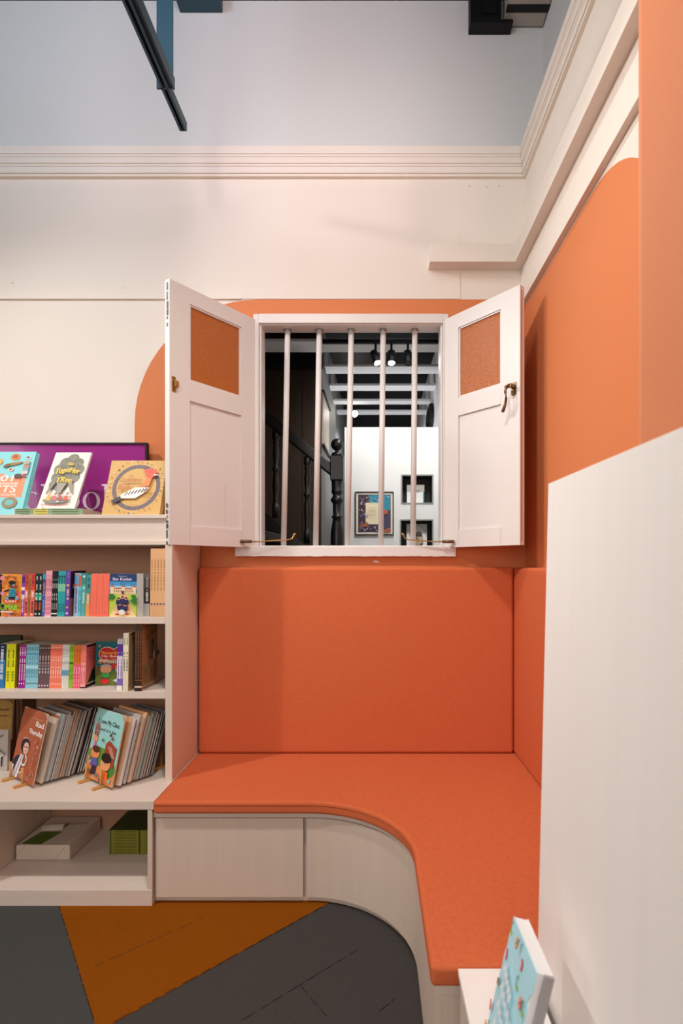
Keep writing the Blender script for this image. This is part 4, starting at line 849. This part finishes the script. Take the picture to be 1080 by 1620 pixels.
# --- gift wrapped box and green stack in the low cubby
g = thing('wrapped_box', 'flat cream paper wrapped box torn open over a green card', 'box', (-1.57, 2.73, .069))
xa, xb, ya, yb, za, zb = -1.699, -1.443, 2.586, 2.879, .0695, .141
b = MB(); b.box(xa, xb, ya, yb, za, zb, 'wrap'); 
a = Art(b, (xa, ya, za), (1, 0, 0), (0, 0, 1), (0, -1, 0)); W_, H_ = xb-xa, zb-za
for p in ([(W_*.03, H_*.35), (W_*.17, H_*.92)], [(W_*.72, H_*.06), (W_*.92, H_*.9)], [(W_*.97, H_*.4), (W_*.86, H_*.85)]): a.line(p, .0015, '9a8676')
b.build('wrapped_body', g, bevel=.004, seg=3)
b = MB(); b.poly([(xa+.018, ya+.012, zb+.001), (xa+.115, ya+.006, zb+.001), (xa+.150, ya+.13, zb+.001), (xa+.045, ya+.13, zb+.001)], '56701f'); b.build('green_card', g)
b = MB(); n = 12; L0 = (xa+.045, ya+.13); 
ring = []
for i in range(n+1):
    u = i/n; ang = u*math.pi*1.0
    y = ya+.135+.075*u-.012*math.sin(ang); z = zb+.002+.022*math.sin(ang)*(1-.3*u); ring.append((y, z))
for i in range(n):
    (y0, z0), (y1, z1) = ring[i], ring[i+1]
    b.poly([(xa+.035, y0, z0), (xa+.14, y0+.01, z0), (xa+.14, y1+.01, z1), (xa+.035, y1, z1)], 'wrap', True)
b.poly([(xa+.12, ya+.14, zb+.002), (xa+.17, ya+.17, zb+.010), (xa+.22, ya+.15, zb+.004), (xa+.235, ya+.22, zb+.002), (xa+.14, ya+.22, zb+.002)], 'wrap')
o = b.build('torn_flap', g); m_ = o.modifiers.new('s', 'SOLIDIFY'); m_.thickness = .001
def leaf_cover(a, w, h):
    a.rect(0, 0, w, h, '3a441c'); r = random.Random(3)
    for k in range(70): a.ell(r.uniform(.01, w-.01), r.uniform(.01, h-.01), r.uniform(.004, .012), r.uniform(.002, .005), r.choice(['1b2410', '56622a', '28331a', '4a5a22']), rot=r.uniform(0, 180), n=7)
Yg = 2.637; tg = (PZ(1313.5, Yg)-.069)/8
proto = None
for i in range(8):
    lab = 'green picture book lying flat, %s from the bottom of the low cubby stack' % ORD[i]
    if i == 7: lab = 'green leaf patterned picture book lying on top of the low cubby stack'
    # lying: front cover up, spine towards the camera
    if i < 7 and proto is not None: o = dup(proto, (0, 0, 0), None, lab, 'green books stacked in the low cubby')
    else:
        o = book(lab, .21, .295, tg*.95, '837f28', 'green books stacked in the low cubby', front=leaf_cover if i == 7 else None,
                 spine=lambda a, t, h: (a.rect(0, 0, t, h, '837f28'), a.rect(0, h*.48, t, h*.505, '2c3a14'), a.rect(0, h*.96, t, h*.975, '2c3a14'), a.marks(t*.3, h*.55, t*.7, h*.9, '4a581a', 16, True, 2), a.marks(t*.3, h*.1, t*.7, h*.4, '4a581a', 12, True, 3)))
        if i == 0: proto = o
    # rotation: local -Y (front) -> +Z ; local -X (spine) -> world -Y ; local Z (height) -> world -X or +X
    m3 = Matrix(((0, 0, -1), (1, 0, 0), (0, -1, 0)))      # columns images of X,Y,Z: X->+Y, Y->-Z, Z->-X
    o.rotation_euler = m3.to_euler(); o.location = (PX(172, Yg)+.295, Yg+r.uniform(-.001, .001), .0695+tg*(i+1))

# ------------------------------------------------------------------ top display ledge
ZT = 1.7124
s = thing('shop_sign', 'glossy purple sign with white serif letters behind the top books', 'sign', (-1.8, 2.95, ZT))
xr = PX(233, 2.93); zt_ = PZ(700.5, 2.93)
M['purple'] = mat('glossy_purple_panel', '9a2a84', .22, spec=.5, coat=.4)
MB().box(-2.6, xr-.010, 2.932, 2.950, ZT, zt_-.009, 'purple').build('face', s)
b = MB(); b.box(xr-.010, xr, 2.922, 2.955, ZT, zt_, '181418'); b.box(-2.6, xr-.010, 2.922, 2.955, zt_-.009, zt_, '181418'); b.build('frame', s, bevel=.001)
def serif(px, ch):
    b = MB(); a = Art(b, (PX(px, 2.932), 2.9316, PZ(806.5, 2.932)), (1, 0, 0), (0, 0, 1), (0, -1, 0)); u = 2.932/F; c = 'e9e0ea'
    def ring(u0, v0, ra, rb, ia, ib, g0=0, g1=360):
        n = 36
        for i in range(n):
            g, h = R(g0+(g1-g0)*i/n), R(g0+(g1-g0)*(i+1)/n)
            a.poly([(u0+ra*math.cos(g), v0+rb*math.sin(g)), (u0+ra*math.cos(h), v0+rb*math.sin(h)), (u0+ia*math.cos(h), v0+ib*math.sin(h)), (u0+ia*math.cos(g), v0+ib*math.sin(g))], c, 1)
    if ch == 'o': ring(13.5*u, 14*u, 13.8*u, 14.3*u, 8.6*u, 12.8*u)
    if ch == 'c': ring(13.5*u, 14*u, 13.8*u, 14.3*u, 8.6*u, 12.8*u, 50, 310)
    if ch in 'hl':
        a.rect(4*u, 0, 9*u, 39*u, c); a.rect(0, 38*u, 9*u, 40.5*u, c); a.rect(0, 0, 13*u, 1.8*u, c)
    if ch == 'h':
        a.rect(22*u, 0, 27*u, 20*u, c); a.rect(18*u, 0, 31*u, 1.8*u, c); ring(15.5*u, 18*u, 11.5*u, 9*u, 7*u, 6.5*u, 0, 180)
    b.build('letter', s)
for px, ch in ((38, 'c'), (65, 'h'), (98.5, 'o'), (131, 'o'), (161, 'l')): serif(px, ch)

def facts(a, w, h):
    a.rect(0, 0, w, h, '8fdbe0'); a.poly([(0, h*.27), (w*.93, h*.27), (w*.93, h*.58), (w*.55, h*.585), (w*.55, h*.64), (0, h*.645)], 'f79a72')
    a.text('1001', w*.20, h*.52, .050, 'fff8f2', width=w*.50, shear=.15, bold=.02); a.text('REALLY AWESOME', w*.06, h*.465, .018, 'fff8f2', width=w*.76, shear=.15, bold=.03)
    a.text('FACTS', w*.10, h*.345, .054, 'fff8f2', width=w*.70, shear=.1, bold=.02); a.text('MUSLIM CIVILIZATION', w*.02, h*.290, .017, 'fff8f2', width=w*.80, shear=.15, bold=.03)
    for u, v, ra, rb, c in ((.66, .91, .085, .055, 'd9873f'), (.89, .90, .055, .03, 'd8cfd2'), (.38, .83, .08, .055, 'd9a860'), (.36, .70, .05, .03, 'e8c04a'), (.64, .70, .045, .03, 'e8cfc0'), (.76, .18, .13, .085, '9a8a68'), (.45, .22, .1, .04, 'd07a4a'), (.2, .08, .04, .03, '4a9a9a'), (.04, .08, .05, .06, '2f9a8a')):
        a.ell(w*u, h*v, w*ra, h*rb, c, n=18); a.ell(w*u-.002, h*v+.002, w*ra*.6, h*rb*.55, ['b86a34', 'e9e4e0', 'b98a48', 'f0d070', 'f0e0d4', '6d6450', 'b0603a', '7ac0c0', '1f7a70'][int(u*10) % 9], n=12)
    a.ell(w*.66, h*.79, w*.17, h*.024, 'a8844e', rot=14, n=16); a.ell(w*.56, h*.765, w*.07, h*.026, '7d6238', rot=24, n=12)
    for v, c in ((.63, 'd8d0c8'), (.68, '8fb0b4'), (.73, 'c08a70'), (.79, 'b8ad98')): a.rect(w*.85, h*v, w*.95, h*(v+.05), c)
    a.ell(w*.80, h*.60, w*.07, h*.030, '5b4a44', n=14); a.rect(w*.74, h*.555, w*.765, h*.60, '5b4a44'); a.rect(w*.82, h*.555, w*.845, h*.60, '5b4a44')
    a.poly([(w*.84, h*.585), (w*.96, h*.585), (w*.90, h*.63)], 'b8503a')
def leaning(px0, px1, pyb, px_t, pyt, Y0, w_, label, front, spine, col, th, n=1, lab2=None, hard=True, grp=None, zb=None):
    """book leaning back: bottom edge at depth Y0, top edge pushed back so it meets pixel (px_t, pyt)"""
    x = PX(px0, Y0); z = PZ(pyb, Y0) if zb is None else zb
    Yt = x*F/(px_t-CX); zt2 = PZ(pyt, Yt); L = math.hypot(Yt-Y0, zt2-z); ang = math.atan2(Yt-Y0, zt2-z)
    for i in range(n-1, -1, -1):
        d = i*(th+.001)/math.cos(ang)
        o = book(label if i == 0 else lab2 % ORD[i], w_, L*(1-.012*i), th, col, grp, front if i == 0 else None, spine, hard=hard)
        put(o, (x+.004*i, Y0+d, z+.0006), (-ang, 0, 0))
# pale blue fact book and two copies behind
leaning(-60, 33, 812, -31, 715, 2.60, (33+60)/F*2.60, 'pale blue hardback of facts with an orange title band, leftmost on the top ledge', facts, None, '8fdbe0', .0055, 3, 'pale blue hardback, %s behind the fact book on the top ledge', zb=ZT)
# stack of three lying books
ts = 3.4/F*2.6
for i in range(3):
    lab = ['bottom', 'middle', 'top'][i]+' green and yellow spined book of the flat stack on the top ledge'
    o = book(lab, .175, .325, ts*.94, 'cfe0c8' if i else 'c4d6bc', 'flat stack on the top ledge', None, lambda a, t, h: (a.rect(0, 0, t, h, '8fa884'), a.rect(0, h*.52, t, h*.72, 'd8cf6a'), a.rect(t*.35, h*.06, t*.6, h*.45, '3f5a3a'), a.rect(t*.35, h*.53, t*.6, h*.70, '5a5a24'), a.rect(t*.35, h*.78, t*.6, h*.97, '3f5a3a'), a.rect(0, h*.985, t, h, 'd98a70')), page='cdb9a6')
    o.rotation_euler = m3.to_euler(); o.location = (PX(131, 2.602), 2.602, ZT+.0004+ts*(i+1))
ZS = ZT+.0012+ts*3
def tree(a, w, h):
    a.rect(0, 0, w, h, 'efe6dc'); r = random.Random(12)
    blobs = [(.55, .88, .16, .09), (.72, .80, .16, .09), (.82, .68, .13, .09), (.38, .80, .17, .10), (.27, .68, .16, .10), (.24, .54, .13, .09), (.55, .68, .28, .16), (.50, .50, .30, .13), (.74, .54, .15, .09), (.45, .38, .18, .10), (.22, .40, .10, .08)]
    for u, v, ra, rb in blobs: a.ell(w*u, h*v, w*ra, h*rb, '8b8a78', n=18)
    for u, v, ra, rb in blobs:
        for k in range(3):
            s_ = .85-.25*k; a.line([(w*(u+ra*s_*math.cos(R(g))), h*(v+rb*s_*math.sin(R(g)))) for g in range(10, 200, 19)], .0012, r.choice(['5f6656', '6f7464', 'b4b09c', '74685a']))
    a.poly([(w*.43, h*.24), (w*.53, h*.24), (w*.62, h*.42), (w*.36, h*.42)], 'a39a8e'); a.poly([(w*.18, h*.22), (w*.14, h*.24), (w*.24, h*.48), (w*.32, h*.42)], '8b8a78'); a.poly([(w*.80, h*.24), (w*.84, h*.26), (w*.74, h*.5), (w*.66, h*.42)], '9a9380')
    a.text('The', w*.47, h*.735, .026, 'f2c844', width=w*.17, bold=.04, shear=.1); a.text('TogetHer', w*.20, h*.575, .046, 'f2c844', width=w*.66, bold=.03, shear=.1, arc=.25); a.text('TRee', w*.30, h*.42, .046, 'f2c844', width=w*.42, bold=.03, shear=.1, arc=.1)
    a.ell(w*.46, h*.115, w*.33, h*.05, '85867c', n=20)
    for u, c, c2 in ((.26, 'f0b04a', 'eac28a'), (.42, 'd9706a', '3a2a28'), (.58, 'b8545a', '3a2a28'), (.74, 'e0603e', '2a2224')): a.poly([(w*(u-.07), h*.115), (w*(u+.07), h*.115), (w*(u+.045), h*.185), (w*(u-.03), h*.195)], c); a.ell(w*u+.002, h*.222, w*.036, h*.024, c2, n=10); a.ell(w*u+.004, h*.213, w*.028, h*.018, 'e9b08e', n=10)
    a.ell(w*.55, h*.09, w*.05, h*.012, 'f2efe8', n=8); a.text('Salma Zaman  Bridget Mann', w*.14, h*.02, .014, 'd0505a', width=w*.74, bold=.02)
x = PX(58, 2.625)
leaning(58, 117, 803, 89, 716, 2.625, (117.5-58)/F*2.625, 'white picture book with a grey tree, leaning back on the flat stack', tree, lambda a, t, h: a.rect(0, 0, t, h, 'e6ddd2'), 'efe6dc', .012, 1, zb=ZS)
def birds(a, w, h):
    a.rect(0, 0, w, h, 'cda35c')
    n = 40
    for i in range(n):
        g, q = 2*math.pi*i/n, 2*math.pi*(i+1)/n
        a.poly([(w*.52+w*.42*math.cos(g), h*.5+h*.42*math.sin(g)), (w*.52+w*.42*math.cos(q), h*.5+h*.42*math.sin(q)), (w*.52+w*.35*math.cos(q), h*.5+h*.35*math.sin(q)), (w*.52+w*.35*math.cos(g), h*.5+h*.35*math.sin(g))], '6b5c62', 3)
    a.k = 3; r = random.Random(15)
    for i in range(120):
        g = r.uniform(0, 6.283); q = r.uniform(.36, .41); a.ell(w*.52+w*q*math.cos(g), h*.5+h*q*math.sin(g), .0012, .0012, 'a89ca0', n=5, l=4)
    a.k = 4
    for i in range(34):
        g = i/34*6.283; q = r.uniform(.455, .50); a.ell(min(w*.985, max(w*.02, w*.52+w*q*1.02*math.cos(g))), min(h*.98, max(h*.02, h*.5+h*q*math.sin(g))), r.uniform(.004, .008), r.uniform(.0015, .003), r.choice(['e9e0d4', 'b8503a', '3f4a6a', '6a4a5a', 'e07a50', '5a8a90', 'efe8dc']), rot=r.uniform(0, 180), n=7)
    a.poly([(w*.18, h*.18), (w*.13, h*.24), (w*.30, h*.33), (w*.34, h*.28)], '3e3a40'); a.poly([(w*.30, h*.28), (w*.55, h*.28), (w*.72, h*.40), (w*.76, h*.48), (w*.52, h*.48), (w*.28, h*.34)], 'e7e2dd')
    for k in range(7): a.line([(w*(.36+.055*k), h*(.33+.012*k)), (w*(.40+.055*k), h*(.40+.012*k))], .004, '2c2a30')
    a.poly([(w*.55, h*.48), (w*.76, h*.50), (w*.80, h*.70), (w*.70, h*.70), (w*.66, h*.55)], 'e8824e'); a.ell(w*.76, h*.73, w*.09, h*.08, 'e5604a', n=16)
    for k in range(5): a.ell(w*(.66+.045*k), h*(.78+.02*math.sin(k)), w*.03, h*.035, 'e5604a', n=8)
    for k in range(5): a.ell(w*(.63+.05*k), h*(.815+.02*math.sin(k)), .002, .003, '2c2a30', n=6)
    a.poly([(w*.82, h*.69), (w*.98*.98, h*.70), (w*.82, h*.715)], 'efe6d8')
    a.text('The', w*.38, h*.66, .018, 'a85a3a', width=w*.08, shear=.2); a.text('Conference', w*.24, h*.575, .030, 'a84a34', width=w*.38, shear=.15); a.text('of the', w*.32, h*.52, .014, 'a85a3a', width=w*.1, shear=.2); a.text('Birds', w*.22, h*.44, .034, 'b84a38', width=w*.22, shear=.2)
    for k in range(4): a.marks(w*.66, h*(.42-.045*k), w*.84, h*(.435-.045*k), 'a85a3a', 10, False, k)
    a.marks(w*.4, h*.22, w*.62, h*.23, 'b06a44', 12, False, 9)
leaning(160.5, 252, 812, 177, 729, 2.60, (252-160.5)/F*2.60, 'square gold book with a bird inside a grey ring, rightmost on the top ledge', birds, lambda a, t, h: a.rect(0, 0, t, h, 'b98f4c'), 'cda35c', .013, 2, 'gold square book, %s behind the bird ring cover on the top ledge', zb=ZT)
# wire stand behind the tree book
b = MB(); b.tube([P(133, 764, 2.74), P(144, 803, 2.86), ], .0012, 'duct', 6); b.tube([P(57, 770, 2.74), P(62, 803, 2.86)], .0012, 'duct', 6); b.tube([P(144, 803, 2.86), P(62, 803, 2.86)], .0012, 'duct', 6)
b.tube([(PX(70, 2.62), 2.624, ZS+.001), (PX(70, 2.62), 2.608, ZS+.001), (PX(70, 2.62), 2.606, ZS+.012)], .0012, 'duct', 6)
tag(b.build('book_stand'), 'thin wire stand propping the white tree picture book', 'book stand')

# ------------------------------------------------------------------ pale blue book in the foreground
def bluebook(a, w, h):
    # drawn on the face turned to the bench: u towards the camera
    r = random.Random(21)
    spots = [(.08, .92, 'g'), (.30, .90, 'c'), (.10, .70, 'r'), (.60, .86, 'r'), (.62, .72, 'g'), (.80, .66, 'c'), (.93, .68, 'g'), (.90, .48, 'r'), (.10, .45, 'b'), (.85, .36, 'g'), (.06, .22, 'r'), (.80, .22, 'c'), (.20, .10, 'g'), (.08, .04, 'c'), (.72, .05, 'r'), (.45, .96, 'b')]
    for u, v, k in spots:
        U, V = w*u, h*v
        if k == 'g': a.line([(U-.006, V-.012), (U-.008, V+.004), (U-.002, V+.014)], .003, '5fa860'); a.ell(U, V-.010, .006, .005, 'a8c84a', n=8)
        if k == 'c': a.ell(U, V, .007, .013, 'f2b98e', n=12); a.line([(U-.003, V-.006), (U+.003, V+.006)], .002, '8a5a3a'); a.ell(U+.007, V+.002, .003, .012, 'e8607a', n=8)
        if k == 'r': a.ell(U, V, .006, .012, 'e8506a', rot=15, n=10); a.ell(U-.002, V, .002, .008, 'fbe6e0', rot=15, n=8)
        if k == 'b': a.ell(U, V, .007, .009, 'a8a070', n=10); a.ell(U+.004, V+.006, .003, .006, '5a6a9a', n=8)
    for i, (v, tl) in enumerate(((.66, .38), (.52, .50), (.38, .46), (.24, .36))):
        pts = [(w*(.24+.03*i+tl*k/9), h*(v-.09*k/9+(.045 if k % 2 else -.04)+.012*math.sin(k*2.1))) for k in range(10)]
        a.line(pts, .0055, 'f2f8fc')
o = thing('book', 'thick pale blue illustrated book standing on the low ledge, nearest the camera', 'book', (.249, 1.2, .4555), (0, R(14), 0))
# local: cover faces -X, width along -Y, height Z, thickness +X
W_, H_, T_ = .172, .250, .034
b = MB(); r = random.Random(5); lc = []
edge = []
for i in range(25):                                   # scalloped free edges of the die cut cover
    v = i/24; edge.append((.0035*math.sin(v*19)+.0015*math.sin(v*43), H_*v))
far = [(0, -(.002+abs(e)), z) for e, z in edge]; near = [(0, -W_+.004+1.6*e, z) for e, z in edge]
b.prism(far+near[::-1], (.002, 0, 0), 'b6e6f2'); a = Art(b, (0, 0, 0), (0, -1, 0), (0, 0, 1), (-1, 0, 0)); bluebook(a, W_, H_); b.build('cover', o, world=False)
MB().box(.0022, T_-.0022, -W_+.004, -.003, .001, H_-.001, 'f0eeec').build('pages', o, world=False)
MB().box(T_-.002, T_, -W_, 0, 0, H_, 'f2f0ee').build('back_cover', o, world=False)
MB().box(.016, T_, -W_-.003, -W_+.004, 0, H_, 'a39c9c').build('spine', o, world=False)
b = MB(); b.tube([(.325, 1.14, .58), (.362, 1.14, .457), (.362, 1.09, .457), (.325, 1.09, .58)], .0015, 'duct', 6); tag(b.build('book_stand'), 'thin wire stand behind the pale blue foreground book', 'book stand')
